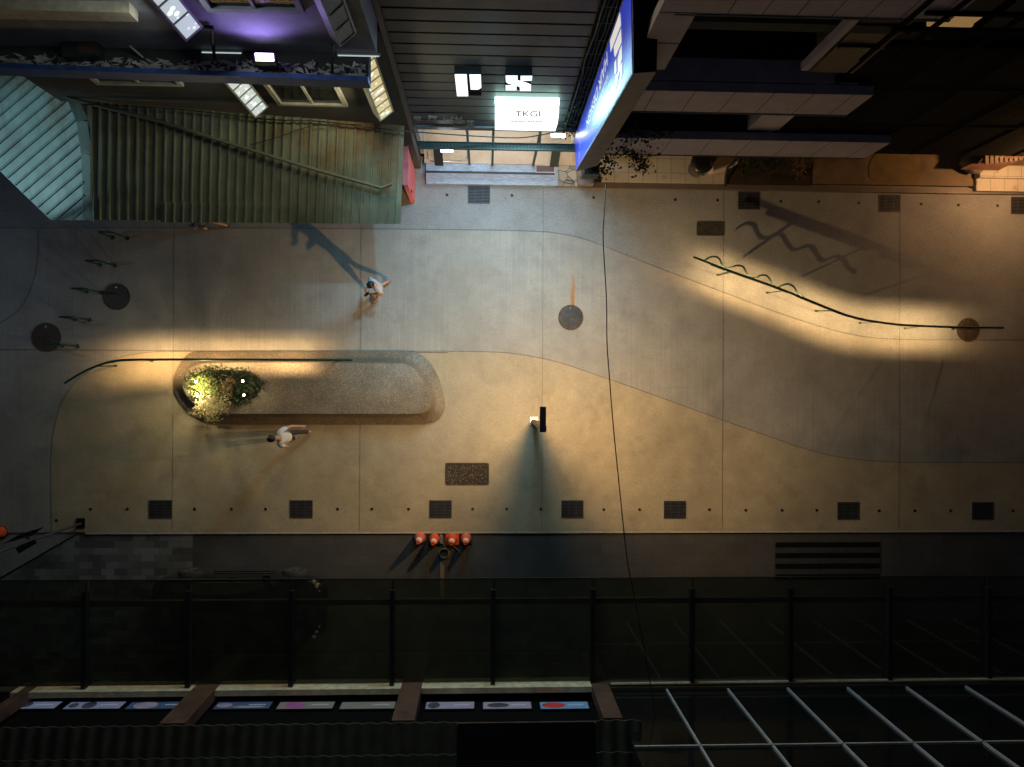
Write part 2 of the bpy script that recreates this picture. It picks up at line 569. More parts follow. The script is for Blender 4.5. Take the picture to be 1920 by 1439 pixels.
def dup(root, loc, rz=None, label=None, group=None):
    r = root.copy(); COL.objects.link(r); r.location = V(loc)
    if rz is not None: r.rotation_euler = (0, 0, rz)
    if label: r['label'] = label
    if group: r['group'] = group
    for ch in list(root.children):
        c = ch.copy(); COL.objects.link(c); c.parent = r
        for g_ in list(ch.children):
            d = g_.copy(); COL.objects.link(d); d.parent = c
    return r


def text_mesh(body, font_space=1.0):
    cu = bpy.data.curves.new('lettering', 'FONT'); cu.body = body; cu.size = 1.0
    cu.space_character = font_space
    cu.extrude = 0.0
    ob = bpy.data.objects.new('lettering', cu); COL.objects.link(ob)
    dg = bpy.context.evaluated_depsgraph_get()
    me = bpy.data.meshes.new_from_object(ob.evaluated_get(dg))
    vs = [V(v.co) for v in me.vertices]; fs = [tuple(p.vertices) for p in me.polygons]
    bpy.data.objects.remove(ob); bpy.data.curves.remove(cu); bpy.data.meshes.remove(me)
    xs = [q.x for q in vs]; ys = [q.y for q in vs]
    w = max(xs) - min(xs); h = max(ys) - min(ys)
    vs = [((q.x - min(xs)) / w, (q.y - min(ys)) / h) for q in vs]   # 0..1 box
    return vs, fs, w / h


def smooth_curve(pts, n=10):
    """Catmull-Rom through points"""
    out = []
    pts = [V(p) for p in pts]
    for i in range(len(pts) - 1):
        p0 = pts[max(i - 1, 0)]; p1 = pts[i]; p2 = pts[i + 1]; p3 = pts[min(i + 2, len(pts) - 1)]
        for k in range(n):
            u = k / n
            out.append(.5 * ((2 * p1) + (p2 - p0) * u + (2 * p0 - 5 * p1 + 4 * p2 - p3) * u * u + (3 * p1 - p0 - 3 * p2 + p3) * u ** 3))
    out.append(pts[-1])
    return out


# ------------------------------------------------------------------ THE GROUND
YK = P(900, 997).y                  # lower kerb of the pedestrian street
YT = P(1200, 352).y                 # upper edge
ZL = -.045                           # lower paving level
MB().poly([(-60, -60, -.16), (60, -60, -.16), (60, 60, -.16), (-60, 60, -.16)]).build('ground', M['asphalt'], origin=(0, 0, -.16))['kind'] = 'structure'
m = MB(); m.box((-24, YK, -.15), (26, 6.4, 0)); o = m.build('pavement', M['conc_mid']); o['kind'] = 'structure'
# exposed aggregate strip along the shops
edge = [(-260, 428), (420, 428), (850, 431), (1000, 434), (1045, 438), (1090, 447), (1130, 461), (1220, 497), (1350, 546), (1440, 580), (1530, 610), (1610, 630), (1690, 637), (1800, 637.5), (1950, 638), (2300, 640)]
top_curve = smooth_curve([P(x, y, .004) for x, y in edge], 8)
m = MB()
for a, b in zip(top_curve[:-1], top_curve[1:]):
    m.poly([a, b, (b.x, 6.3, .004), (a.x, 6.3, .004)])
m.build('footpath', M['conc_agg'])['kind'] = 'structure'
# warm washed concrete on the lower side
low = [(98, 1010), (96, 930), (96, 870), (100, 815), (112, 765), (140, 718), (180, 689), (225, 671), (270, 662), (325, 659.5), (500, 659), (840, 659), (910, 660), (960, 663), (1015, 672), (1065, 685), (1140, 711), (1220, 739), (1355, 788), (1440, 818), (1520, 845), (1600, 861), (1690, 867), (1800, 867.3), (1950, 868), (2300, 869)]
low_curve = smooth_curve([P(x, y, .004) for x, y in low], 8)
ring = [V((q.x, max(q.y, YK + .01), .004)) for q in low_curve]
m = MB()
for a, b in zip(ring[:-1], ring[1:]):
    if abs(a.x - b.x) > 1e-4 and b.x > a.x:
        m.poly([a, (a.x, YK + .008, .004), (b.x, YK + .008, .004), b])
xl = min(q.x for q in ring)
# the left bulge
bul = [q for q in ring if q.x <= P(112, 765).x + .3 and q.y < 0]
o = m.build('lower_pavement', M['conc_warm']); o['kind'] = 'structure'


def strip(pts, w, z, name, mat):
    pts = [V((q.x, q.y, z)) for q in pts]; m = MB()
    L = []
    for i, q in enumerate(pts):
        d = (pts[min(i + 1, len(pts) - 1)] - pts[max(i - 1, 0)]).normalized()
        s = V((-d.y, d.x, 0)) * (w / 2); L.append((q + s, q - s))
    for i in range(len(L) - 1):
        m.poly([L[i][0], L[i][1], L[i + 1][1], L[i + 1][0]])
    o = m.build(name, mat); o['kind'] = 'structure'
    return o


strip(top_curve, .010, .009, 'pavement_edge', M['joint'])
strip([q for q in low_curve if q.y > YK + .02], .010, .009, 'pavement_edge', M['joint'])
strip(smooth_curve([P(x, y) for x, y in ((-160, 650), (-40, 628), (10, 600), (38, 578), (58, 540), (69, 500), (72, 460), (72, 430))], 6), .013, .009, 'pavement_edge', M['joint'])
for px in (325, 676, 1017, 1355, 1686, 2010, -30):
    x = P(px, 700).x
    strip([V((x, YK + .01, 0)), V((x, 5.75, 0))], .008, .013, 'pavement_joint', M['joint'])
yj = P(500, 659.3).y
strip([V((-24, yj, 0)), V((P(840, 659).x, yj, 0))], .013, .0125, 'pavement_joint', M['joint'])
# kerb and the lower level
m = MB(); m.box((P(160, 997).x, YK - .05, -.13), (26, YK + .002, .006)); m.build('kerb', M['kerb'])['kind'] = 'structure'
m = MB(); m.box((P(360, 997).x, -12, -.155), (26, YK - .049, ZL)); m.build('lower_road', M['basalt'])['kind'] = 'structure'
xa, xb = P(148, 1000).x, P(360, 997).x
ring = [V((xa, YK - .03, ZL)), P(-8, 1092, ZL), V((P(-8, 1092).x, -12, ZL)), V((xb, -12, ZL)), V((xb, YK - .03, ZL))]
m = MB(); m.slab(ring, (0, 0, -.08)); m.build('paver_path', M['pavers'])['kind'] = 'structure'
ring = [V((-24, YK, ZL + .006)), V((xa - .02, YK, ZL + .006)), P(-12, 1090, ZL + .006), V((P(-12, 1090).x, -12, ZL + .006)), V((-24, -12, ZL + .006))]
m = MB(); m.slab(ring, (0, 0, -.04)); m.build('side_road', M['conc_agg'])['kind'] = 'structure'

# ------------------------------------------------------------------ drains, covers, studs
def drain_grate(name, w, h, loc, label):
    t = thing(name, label, 'drain grate', loc, 'square drain grates along both pavement edges')
    x, y, z = loc
    m = MB(); fw = .022
    for a, b in (((-w / 2, -h / 2), (w / 2, -h / 2 + fw)), ((-w / 2, h / 2 - fw), (w / 2, h / 2)), ((-w / 2, -h / 2 + fw), (-w / 2 + fw, h / 2 - fw)), ((w / 2 - fw, -h / 2 + fw), (w / 2, h / 2 - fw))):
        m.box((x + a[0], y + a[1], .002), (x + b[0], y + b[1], .018))
    m.build('frame', M['grate'], t)
    m = MB(); n = 11
    for k in range(n):
        yy = y - h / 2 + fw + (h - 2 * fw) * (k + .5) / n
        m.box((x - w / 2 + fw, yy - .010, .006), (x + w / 2 - fw, yy + .010, .016))
    for q in (-.17, .17):
        m.box((x + q * w - .006, y - h / 2 + fw, .005), (x + q * w + .006, y + h / 2 - fw, .0155))
    m.build('bars', M['grate'], t)
    m = MB(); m.poly([(x - w / 2, y - h / 2, .0165 - .006), (x + w / 2, y - h / 2, .0105), (x + w / 2, y + h / 2, .0105), (x - w / 2, y + h / 2, .0105)])
    m.build('pit', M['blackm'], t)
    return t


drs = [(301, 955, 'dark square drain grate at the far left of the lower pavement edge'),
       (565, 955, 'dark square drain grate below the walking person in white'),
       (826, 955, 'dark square drain grate directly above the traffic cones'),
       (1073, 955, 'dark square drain grate beside the wedge of lamp post shadow'),
       (1265, 956, 'dark square drain grate just right of the hanging black cable'),
       (1590, 958, 'dark square drain grate above the dark floor slots on the right'),
       (1842, 958, 'dark square drain grate in the dim lower right pavement corner'),
       (898, 366, 'pale blue lit drain grate in front of the bright shop entrance'),
       (1404, 377, 'brownish drain grate beside the rectangular ribbed cover'),
       (1668, 382, 'dim drain grate in front of the patched brown arcade floor'),
       (1915, 386, 'drain grate cut by the right frame edge near the lit step')]
first = None
for i, (px, py, lb) in enumerate(drs):
    q = P(px, py)
    if first is None:
        first = drain_grate('drain_grate', .63, .50, V((q.x, q.y, 0)), lb)
    else:
        dup(first, (q.x, q.y, 0), label=lb)
# studs
st = MB(); st.lathe([(.040, .004), (.042, .010), (.030, .015), (.026, .012)], (0, 0, 0), 14)
st0 = None
top_st = [(838, 366), (960, 367), (1113, 371), (1266, 375), (1345, 376), (1464, 378), (1535, 379), (1610, 381), (1727, 383), (1797, 385), (1870, 386)]
bot_st = [(106, 976), (170, 955), (239, 955), (365, 955), (434, 955), (498, 955), (633, 955), (697, 955), (766, 955), (886, 955), (950, 955), (1014, 955), (1132, 956), (1199, 956), (1330, 956), (1398, 957), (1466, 957), (1531, 957), (1648, 958), (1715, 958), (1782, 958), (1899, 958)]
for k, (lst, lb) in enumerate(((top_st, 'small round black ground stud in the row nearest the shop fronts'), (bot_st, 'small round black ground stud in the row along the lower kerb'))):
    for (px, py) in lst:
        q = P(px, py)
        if st0 is None:
            st0 = st.build('ground_stud', M['black'], origin=(0, 0, 0)); o = st0
        else:
            o = st0.copy(); COL.objects.link(o)
        o.location = (q.x, q.y, 0)
        tag(o, lb, 'ground stud', 'round ground studs, ' + ('upper row' if k == 0 else 'lower row'))


def manhole(px, py, r, label, mat, rot=0, boss=True):
    q = P(px, py); x, y = q.x, q.y
    t = thing('manhole_cover', label, 'manhole cover', (x, y, 0), 'round manhole covers')
    m = MB(); n = 40
    ring = []
    for rr, z in ((r, .004), (r, .016), (r * .9, .016), (r * .89, .010)):
        ring.append([V((x + rr * math.cos(2 * PI * k / n), y + rr * math.sin(2 * PI * k / n), z)) for k in range(n)])
    m.loft(ring, False, False); m.build('rim', M['castrust'], t)
    m = MB(); m.lathe([(r * .895, .006), (r * .895, .011), (r * .86, .013)], (x, y, 0), n); m.build('lid', mat, t)
    m = MB(); s = r / 7.2; ca, sa = math.cos(rot), math.sin(rot)
    for i in range(-7, 8):
        for j in range(-7, 8):
            a, b = i * s, j * s
            if a * a + b * b < (r * .8) ** 2 and not (abs(i) < 2 and abs(j) < 3):
                xx, yy = x + a * ca - b * sa, y + a * sa + b * ca
                m.box((xx - s * .3, yy - s * .3, .0135), (xx + s * .3, yy + s * .3, .019), rot, (xx, yy, 0))
    m.build('studs', M['grate'] if boss else mat, t)
    m = MB(); m.box((x - s * 1.3, y - s * 2.1, .0136), (x + s * 1.3, y + s * 2.1, .0175), rot, (x, y, 0)); m.build('boss', mat, t)
    m = MB(); m.lathe([(.028, .0136), (.028, .018), (.016, .018)], (x - .01, y + r * .72, 0), 12); m.build('key_hole', M['steel'], t)


manhole(1070, 596, .355, 'rusty round manhole cover below an orange rust run', M['castiron'])
manhole(219, 557, .365, 'dark smooth round manhole cover beside the bike racks', M['castiron'], .4, False)
manhole(87, 633, .40, 'dim round manhole cover under the lowest bike rack', M['castrust'], .1)
manhole(1815, 619, .34, 'warm lit round manhole cover under the right end of the handrail', M['castrust'], .8)


def rect_cover(px, py, w, h, label, mat, pat):
    q = P(px, py); x, y = q.x, q.y
    t = thing('access_cover', label, 'access cover', (x, y, 0))
    def rr(w, h, z, r=.06):
        out = []
        for cx, cy, a0 in ((w / 2 - r, h / 2 - r, 0), (-w / 2 + r, h / 2 - r, 90), (-w / 2 + r, -h / 2 + r, 180), (w / 2 - r, -h / 2 + r, 270)):
            for k in range(5):
                a = R(a0 + k * 22.5); out.append(V((x + cx + r * math.cos(a), y + cy + r * math.sin(a), z)))
        return out
    m = MB(); m.loft([rr(w, h, .004), rr(w, h, .017), rr(w - .05, h - .05, .017), rr(w - .055, h - .055, .010)], False, False); m.build('rim', M['castiron'], t)
    m = MB(); m.poly(rr(w - .052, h - .052, .012, .05)); m.build('lid', mat, t)
    m = MB()
    if pat == 'ribs':
        for i in range(-8, 9):
            for j in range(-4, 5):
                xx, yy = x + i * w / 19, y + j * h / 11
                m.box((xx - .014, yy - .006, .0125), (xx + .014, yy + .006, .018), R(45 if (i + j) % 2 else -45), (xx, yy, 0))
        m.build('ribs', M['castiron'], t)
    else:
        for k in range(330):
            xx, yy = x + (random.random() - .5) * (w - .09), y + (random.random() - .5) * (h - .09) - .03 * random.random()
            s = random.uniform(.006, .016)
            m.lathe([(s, .012), (s * .8, .017), (s * .3, .019)], (xx, yy, 0), 5)
        tag(m.build('gravel', M['rock'], t), kind='stuff')


rect_cover(1332, 429, .80, .41, 'ribbed rectangular iron cover at the pavement joint near the handrail', M['castiron'], 'ribs')
rect_cover(876, 889, 1.23, .63, 'large dark rectangular cover filled with gravel above the cones', M['soil'], 'gravel')

# dark floor slots on the right
a, b = P(1454, 1020, ZL), P(1650, 1020, ZL)
t = thing('slot_drain', 'wide floor drain of four long dark slots on the right', 'slot drain', (a.x, P(1500, 1083, ZL).y, ZL))
m = MB(); y0, y1 = P(1500, 1086, ZL).y, P(1500, 1017, ZL).y
m.box((a.x - .03, y0, ZL + .001), (b.x + .03, y1, ZL + .008)); m.build('frame', M['grate'], t)
for py in (1022, 1042, 1062, 1082):
    yy = P(1500, py, ZL).y; m = MB(); m.box((a.x, yy - .075, ZL + .0085), (b.x, yy + .075, ZL + .0095)); m.build('slot', M['blackm'], t)

# ------------------------------------------------------------------ terrazzo bench with plants
ZB = .44
outer = [(372, 660), (450, 658.5), (600, 658.5), (740, 658.5), (775, 660), (797, 670), (813, 690), (826, 718), (833, 748), (832, 770), (822, 786), (802, 795), (770, 796.5), (600, 796.5), (430, 796.5), (395, 794), (366, 783), (343, 763), (329, 738), (327, 712), (334, 690), (350, 668)]
inner = [(392, 682), (460, 680.5), (600, 680.5), (735, 681), (760, 684), (778, 695), (793, 715), (803, 738), (805, 758), (800, 770), (788, 775), (765, 776), (600, 776), (450, 776), (408, 775), (380, 768), (358, 752), (345, 733), (342, 714), (348, 700), (358, 690), (372, 684)]
gy = sum(P(x, y).y for x, y in outer) / len(outer); gx = sum(P(x, y).x for x, y in outer) / len(outer)
t = thing('terrazzo_bench', 'long low terrazzo bench with rounded ends and a planted end', 'bench', (gx, gy, 0))
def closed(pts, n=4):
    pts = [V(q) for q in pts]; out = []; k = len(pts)
    for i in range(k):
        p0, p1, p2, p3 = pts[i - 1], pts[i], pts[(i + 1) % k], pts[(i + 2) % k]
        for j in range(n):
            u = j / n
            out.append(.5 * ((2 * p1) + (p2 - p0) * u + (2 * p0 - 5 * p1 + 4 * p2 - p3) * u * u + (3 * p1 - p0 - 3 * p2 + p3) * u ** 3))
    return out
ro = closed([P(x, y, 0) for x, y in outer]); ri = closed([P(x, y, ZB) for x, y in inner])
rings = []
for f, z in ((0.0, 0), (0.0, .05), (.08, .075), (.5, .11), (.72, .18), (.86, .30), (.94, .40), (.975, .432), (1.0, ZB)):
    rings.append([V((a.x + (b.x - a.x) * f, a.y + (b.y - a.y) * f, z)) for a, b in zip(ro, ri)])
cen = V((sum(q.x for q in ri) / len(ri), sum(q.y for q in ri) / len(ri), ZB))
m = MB(); m.loft(rings, False, True); bench = m.build('bench_body', M['terrazzo'], t)
bed = [(368, 700), (400, 694), (440, 695), (468, 697), (486, 710), (488, 730), (474, 748), (440, 752), (400, 756), (372, 750), (360, 728), (361, 710)]
m = MB(); m.poly(closed([P(x, y, ZB + .004) for x, y in bed], 3)); m.build('planting_bed', M['soil'], t)


def plant_clump(name, label, pts, n, mat, L=.09, W=.035, hh=(.05, .25), spread=.16, twigs=0):
    base = P(pts[0][0], pts[0][1], ZB)
    t = thing(name, label, 'plant', base)
    m = MB()
    for k in range(n):
        px, py = random.choice(pts); q = P(px, py, ZB) + V((random.gauss(0, spread), random.gauss(0, spread), random.uniform(*hh)))
        m.leaf(q, L * random.uniform(.6, 1.3), W * random.uniform(.7, 1.3))
    m.build('foliage', mat, t)
    m = MB()
    for k in range(10):
        px, py = random.choice(pts); q = P(px, py, ZB)
        e = q + V((random.gauss(0, .08), random.gauss(0, .08), hh[1] * .8))
        m.tube([q, (q + e) / 2 + V((.02, .01, .03)), e], [.006, .005, .003], 5)
    m.build('stems', M['twig'], t)
    return t


plant_clump('leafy_plant', 'bright green leafy plant lit by uplights at the left of the bench', [(374, 716), (385, 712), (398, 718), (380, 732), (400, 738), (412, 730), (393, 748), (420, 742)], 1500, M['leaf'], L=.07, W=.026, hh=(.05, .42), spread=.13)
plant_clump('dark_plant', 'dark green plant clump on the right half of the planting bed', [(460, 705), (470, 718), (476, 730), (462, 742), (448, 748), (440, 700), (452, 722), (482, 720)], 800, M['leafdark'], hh=(.03, .22), spread=.10)
plant_clump('low_hedge_plant', 'low dark plant along the upper side of the planting bed', [(380, 703), (395, 699), (410, 698), (425, 699), (370, 708)], 420, M['leafdark'], hh=(.03, .22), spread=.09)
plant_clump('reddish_plant', 'small reddish leaved plant in the middle of the planting bed', [(428, 722), (432, 730), (424, 738), (436, 716)], 190, M['leafred'], L=.08, hh=(.12, .4), spread=.07)
# the leaning pale shrub
b0 = P(395, 742, ZB)
t = thing('leaning_shrub', 'pale twiggy shrub leaning out over the lower bench edge', 'shrub', b0)
mt = MB(); ml = MB()
for (px, py, z) in ((362, 778, 1.05), (378, 782, 1.2), (390, 790, 1.15), (402, 786, 1.3), (415, 776, 1.25), (424, 770, 1.1), (408, 768, 1.5), (386, 770, 1.5), (372, 770, .9), (396, 778, 1.45), (418, 762, 1.4), (428, 752, 1.0), (400, 760, 1.3)):
    e = P(px, py, z); s = b0 + V((random.uniform(-.1, .1), random.uniform(-.08, .08), 0))
    mid = s.lerp(e, .5) + V((random.gauss(0, .05), random.gauss(0, .05), .12))
    pts = smooth_curve([s, mid, e], 6)
    mt.tube(pts, [.011 - .0085 * i / (len(pts) - 1) for i in range(len(pts))], 5)
    for k in range(64):
        q = pts[random.randrange(3, len(pts))] + V((random.gauss(0, .06), random.gauss(0, .06), random.gauss(0, .05)))
        ml.leaf(q, random.uniform(.045, .10), random.uniform(.016, .034))
mt.build('branches', M['twig'], t); ml.build('foliage', M['leafpale'], t)
ups = [(367, 716, 'upper left uplight among the bright green leaves'), (368, 739, 'brightest uplight at the lower left of the planting bed'), (455, 715, 'upper right uplight in the dark plant clump'), (457, 741, 'lower right uplight in the dark plant clump')]
for i, (px, py, lb) in enumerate(ups):
    q = P(px, py, ZB + .42)
    b = V((q.x, q.y, ZB))
    t = thing('garden_uplight', 'small white ' + lb, 'garden light', b, 'uplights in the planting bed')
    m = MB(); m.tube([b + V((0, 0, .0)), b + V((0, 0, .36))], .012, 6); m.build('spike', M['black'], t)
    m = MB(); m.lathe([(.03, .35), (.042, .37), (.042, .415), (.034, .415)], b, 14); m.build('housing', M['black'], t)
    m = MB(); m.lathe([(.024, .416), (.02, .426), (.008, .43)], b, 14); m.build('lens', M['upglow'], t)
    L = bpy.data.lights.new('uplight_beam', 'POINT'); L.energy = (26, 80, 6, 6)[i]; L.color = (1, .82, .45); L.shadow_soft_size = .03
    lo = bpy.data.objects.new('uplight_beam', L); COL.objects.link(lo); lo.parent = t; lo.location = (0.02, 0, .48)

# ------------------------------------------------------------------ light rails (handrails with LED strips below)
def area(name, loc, sx, sy, energy, col, spread, rot, parent=None):
    L = bpy.data.lights.new(name, 'AREA'); L.shape = 'RECTANGLE'; L.size = sx; L.size_y = sy
    L.energy = energy; L.color = col; L.spread = spread
    o = bpy.data.objects.new(name, L); COL.objects.link(o)
    o.rotation_euler = rot
    o.location = V(loc) - (root_loc(parent) if parent else V((0, 0, 0)))
    if parent: o.parent = parent
    return o


ZR = 1.02
LEDC = (1.0, .61, .25)
def light_rail(label, pts, feet, lit, power, mat):
    cv = smooth_curve([P(x, y, ZR) for x, y in pts], 8)
    t = thing('light_rail', label, 'handrail', V((cv[len(cv) // 2].x, cv[len(cv) // 2].y, 0)), 'slim handrails with lights underneath')
    m = MB(); m.tube(cv, .03, 10); m.build('top_rail', mat, t)
    acc = [0]
    for a, b in zip(cv[:-1], cv[1:]):
        acc.append(acc[-1] + (b - a).length)
    def at(s):
        for i in range(len(acc) - 1):
            if acc[i + 1] >= s:
                f = (s - acc[i]) / max(1e-6, acc[i + 1] - acc[i])
                return cv[i].lerp(cv[i + 1], f), (cv[i + 1] - cv[i]).normalized()
        return cv[-1], (cv[-1] - cv[-2]).normalized()
    for (px, py) in feet:
        f = P(px, py)
        tp = min(cv, key=lambda q: (q.xy - f.xy).length)
        wd = .075 if feet.index((px, py)) % 2 == 0 else .04
        i_ = cv.index(tp); dd = (cv[min(i_ + 1, len(cv) - 1)] - cv[max(i_ - 1, 0)]).normalized()
        m = MB(); m.beam((f.x, f.y, 0), (tp.x, tp.y, ZR - .075), wd, .012, V((-dd.y, dd.x, 0))); post = m.build('post', mat, t)
        m = MB(); m.box((f.x - .04, f.y - .03, .0145), (f.x + .04, f.y + .03, .022)); m.build('foot_plate', mat, post)
    strip_m = MB()
    for k in range(len(lit)):
        shades = {-1: MB(), 1: MB()}
        s, e = lit[k]; s *= acc[-1]; e *= acc[-1]; n = max(1, round((e - s) / .5)); ln = (e - s) / n
        for kk in range(n):
            q, d = at(s + ln * (kk + .5)); side = V((-d.y, d.x, 0))
            for sg in (-1, 1):
                shades[sg].beam(q - d * ln * .52 + side * sg * .0245 + V((0, 0, -.046)), q + d * ln * .52 + side * sg * .0245 + V((0, 0, -.046)), .005, .040)
            strip_m.beam(q - d * ln * .47 + V((0, 0, -.031)), q + d * ln * .47 + V((0, 0, -.031)), .012, .006)
            area('led_beam', q + V((0, 0, -.036)), ln, .014, power * ln, LEDC, R(150), (0, 0, math.atan2(d.y, d.x)), t)
        for sg in (-1, 1): shades[sg].build('channel_side', M['black'], t)
    strip_m.build('led_strip', M['ledglow'], t)
    return t, at, acc


rail_pts = [(1300, 482), (1361, 505.5), (1459, 540.5), (1550, 577), (1590, 592), (1632, 602), (1680, 608.5), (1718, 611), (1800, 614), (1881, 615)]
tr, at, acc = light_rail('green handrail with wavy bar and warm light pool on the right', rail_pts, [(1346, 516), (1438.4, 549.5), (1530, 583.5), (1612, 606), (1697, 616), (1786, 617)], ((.06, .31), (.34, .60), (.63, .89)), 17, M['green'])
wave = [(205, 428), (230, 410), (262, 405), (285, 420), (300, 455), (325, 470), (350, 462), (380, 453), (410, 460), (428, 490), (450, 518), (480, 520), (505, 507), (535, 507), (553, 525), (570, 555), (595, 572), (620, 560), (655, 553), (685, 570), (700, 595), (735, 625)]
m = MB(); m.tube(smooth_curve([P(x / 2.866 + 1250, y / 2.866 + 340, .66) for x, y in wave], 6), .026, 8); m.build('wavy_bar', M['green'], tr)
light_rail('straight handrail crossing above the terrazzo bench with curved left end', [(121, 719), (145, 704), (168, 692), (192, 683), (215, 677.5), (250, 675), (380, 674.5), (520, 675), (660, 675.3)], [(217, 686), (285, 677.5), (640, 677)], ((.16, .40), (.44, .62), (.66, .84)), 17, M['green'])

# ------------------------------------------------------------------ bike racks
def bike_rack(label, loc):
    x, y, _ = loc
    t = thing('bike_rack', label, 'bike rack', loc, 'hoop bike racks at the left')
    w = .40; pts = [V((x, y, .0))]; hgt = .76; r = .07
    pts += [V((x, y, .3)), V((x, y, hgt - r))]
    for k in range(1, 6):
        a = R(90 * k / 5); pts.append(V((x + r - r * math.cos(a), y, hgt - r + r * math.sin(a))))
    for k in range(0, 6):
        a = R(90 * k / 5); pts.append(V((x + w - r + r * math.sin(a), y, hgt - r + r * math.cos(a))))
    pts += [V((x + w, y, .3)), V((x + w, y, 0))]
    m = MB(); m.tube(pts, .024, 8); m.build('hoop', M['rackgreen'], t)
    for k in (0, w):
        m = MB(); m.lathe([(.06, .0045), (.06, .012), (.03, .014)], (x + k, y, 0), 12); m.build('base_plate', M['rackgreen'], t)
    return t


racks = [((211, 446), 'hoop bike rack nearest the corrugated awning edge'), ((187.5, 497.5), 'second hoop bike rack down from the awning'), ((162.4, 547.6), 'hoop bike rack just left of the smooth dark manhole cover'), ((140, 599), 'hoop bike rack between the two left manhole covers'), ((117.5, 648.5), 'lowest hoop bike rack, overlapping the dim manhole cover')]
r0 = None
for (px, py), lb in racks:
    q = P(px, py)
    if r0 is None: r0 = bike_rack(lb, V((q.x, q.y, 0)))
    else: dup(r0, (q.x, q.y, 0), label=lb)
for o in [o for o in bpy.data.objects if o.name.startswith('bike_rack')]:
    o.rotation_euler.z = R(-2)

# ------------------------------------------------------------------ lamp post
lb = P(1001, 790); ZLMP = 3.42
t = thing('lamp_post', 'brown lamp post with a slim black head lighting the pavement', 'street lamp', V((lb.x, lb.y, 0)))
m = MB(); m.box((lb.x - .064, lb.y - .06, .02), (lb.x + .064, lb.y + .05, ZLMP)); post = m.build('post', M['brownpost'], t, bevel=.008)
m = MB(); m.box((lb.x - .10, lb.y - .11, .004), (lb.x + .10, lb.y + .11, .022)); bp_ = m.build('base_plate', M['steel'], t)
m = MB()
for sx_ in (-.075, .075):
    for sy_ in (-.085, .085):
        m.lathe([(.014, .022), (.014, .045), (.006, .05)], (lb.x + sx_, lb.y + sy_, 0), 8)
m.build('bolts', M['steel'], bp_)
h0, h1 = P(1012, 811, ZLMP + .05), P(1024, 763, ZLMP + .05)
m = MB(); m.box((h0.x, h0.y, ZLMP + .001), (h1.x, h1.y, ZLMP + .06)); hd = m.build('lamp_head', M['black'], t, bevel=.006)
m = MB(); m.box((h0.x + .02, lb.y + .09, ZLMP - .008), (h1.x - .02, h1.y - .03, ZLMP)); m.build('lens', M['lampglow'], hd)
L = bpy.data.lights.new('lamp_beam', 'POINT'); L.energy = 780; L.color = (1, .60, .245); L.shadow_soft_size = .05
L.use_nodes = True; ln = L.node_tree; le = [n for n in ln.nodes if n.type == 'EMISSION'][0]
tc = ln.nodes.new('ShaderNodeTexCoord'); sp_ = ln.nodes.new('ShaderNodeSeparateXYZ'); ln.links.new(tc.outputs['Normal'], sp_.inputs[0])
ab = ln.nodes.new('ShaderNodeMath'); ab.operation = 'MULTIPLY'; ln.links.new(sp_.outputs[2], ab.inputs[0]); ab.inputs[1].default_value = -1.0
cut = ln.nodes.new('ShaderNodeMapRange'); cut.interpolation_type = 'SMOOTHSTEP'; ln.links.new(ab.outputs[0], cut.inputs[0]); cut.inputs[1].default_value = .16; cut.inputs[2].default_value = .48
mxn = ln.nodes.new('ShaderNodeMath'); mxn.operation = 'MAXIMUM'; ln.links.new(ab.outputs[0], mxn.inputs[0]); mxn.inputs[1].default_value = .24
dv = ln.nodes.new('ShaderNodeMath'); dv.operation = 'DIVIDE'; ln.links.new(cut.outputs[0], dv.inputs[0]); ln.links.new(mxn.outputs[0], dv.inputs[1]); fw_ = ln.nodes.new('ShaderNodeMath'); fw_.operation = 'MULTIPLY_ADD'; ln.links.new(sp_.outputs[1], fw_.inputs[0]); fw_.inputs[1].default_value = .22
fx_ = ln.nodes.new('ShaderNodeMath'); fx_.operation = 'MULTIPLY_ADD'; ln.links.new(sp_.outputs[0], fx_.inputs[0]); fx_.inputs[1].default_value = .18; fx_.inputs[2].default_value = .86; ln.links.new(fx_.outputs[0], fw_.inputs[2])
ml_ = ln.nodes.new('ShaderNodeMath'); ml_.operation = 'MULTIPLY'; ln.links.new(dv.outputs[0], ml_.inputs[0]); ln.links.new(fw_.outputs[0], ml_.inputs[1]); ln.links.new(ml_.outputs[0], le.inputs['Strength'])
lo = bpy.data.objects.new('lamp_beam', L); COL.objects.link(lo); lo.parent = t; lo.location = (0, .155, ZLMP - .07)

# ------------------------------------------------------------------ cones, hose, plank
def cone(px, py, label, body, sq, base_mat, rz=0, h=.70):
    q = P(px, py, ZL); b = V((q.x, q.y, ZL))
    t = thing('traffic_cone', label, 'traffic cone', b, 'orange traffic cones at the lower kerb')
    m = MB()
    if sq:
        s = sq; m.loft([[b + V((x * k, y * k, z)) for x, y in ((-1, -1), (1, -1), (1, 1), (-1, 1))] for k, z in ((s, .001), (s, .03), (s * .93, .045))], True, True, False)
        m.build('base', base_mat, t, bevel=.012)
        r0 = .15
    else:
        m.lathe([(.20, .001), (.20, .03), (.17, .05)], b, 24); m.build('base', base_mat, t); r0 = .155
    prof = [(r0, .045), (r0 * .94, .09), (.055, h * .86), (.042, h), (.028, h), (.026, h - .08)]
    m = MB(); m.lathe(prof, b, 24); m.build('cone_body', body, t)
    def rad(z): return r0 * .94 + (.055 - r0 * .94) * (z - .09) / (h * .86 - .09)
    m = MB(); a, c = h * .60, h * .80
    n = 24; rings = [[b + V((rr * math.cos(2 * PI * k / n), rr * math.sin(2 * PI * k / n), z)) for k in range(n)] for rr, z in ((rad(a) + .003, a), (rad(c) + .003, c))]
    m.loft(rings, False, False); m.build('reflective_band', M['white_band'], t)
    m = MB(); m.lathe([(.026, h - .07), (.0255, h - .069)], b, 12); m.build('hole', M['blackm'], t)
    if rz: t.rotation_euler.z = rz
    return t


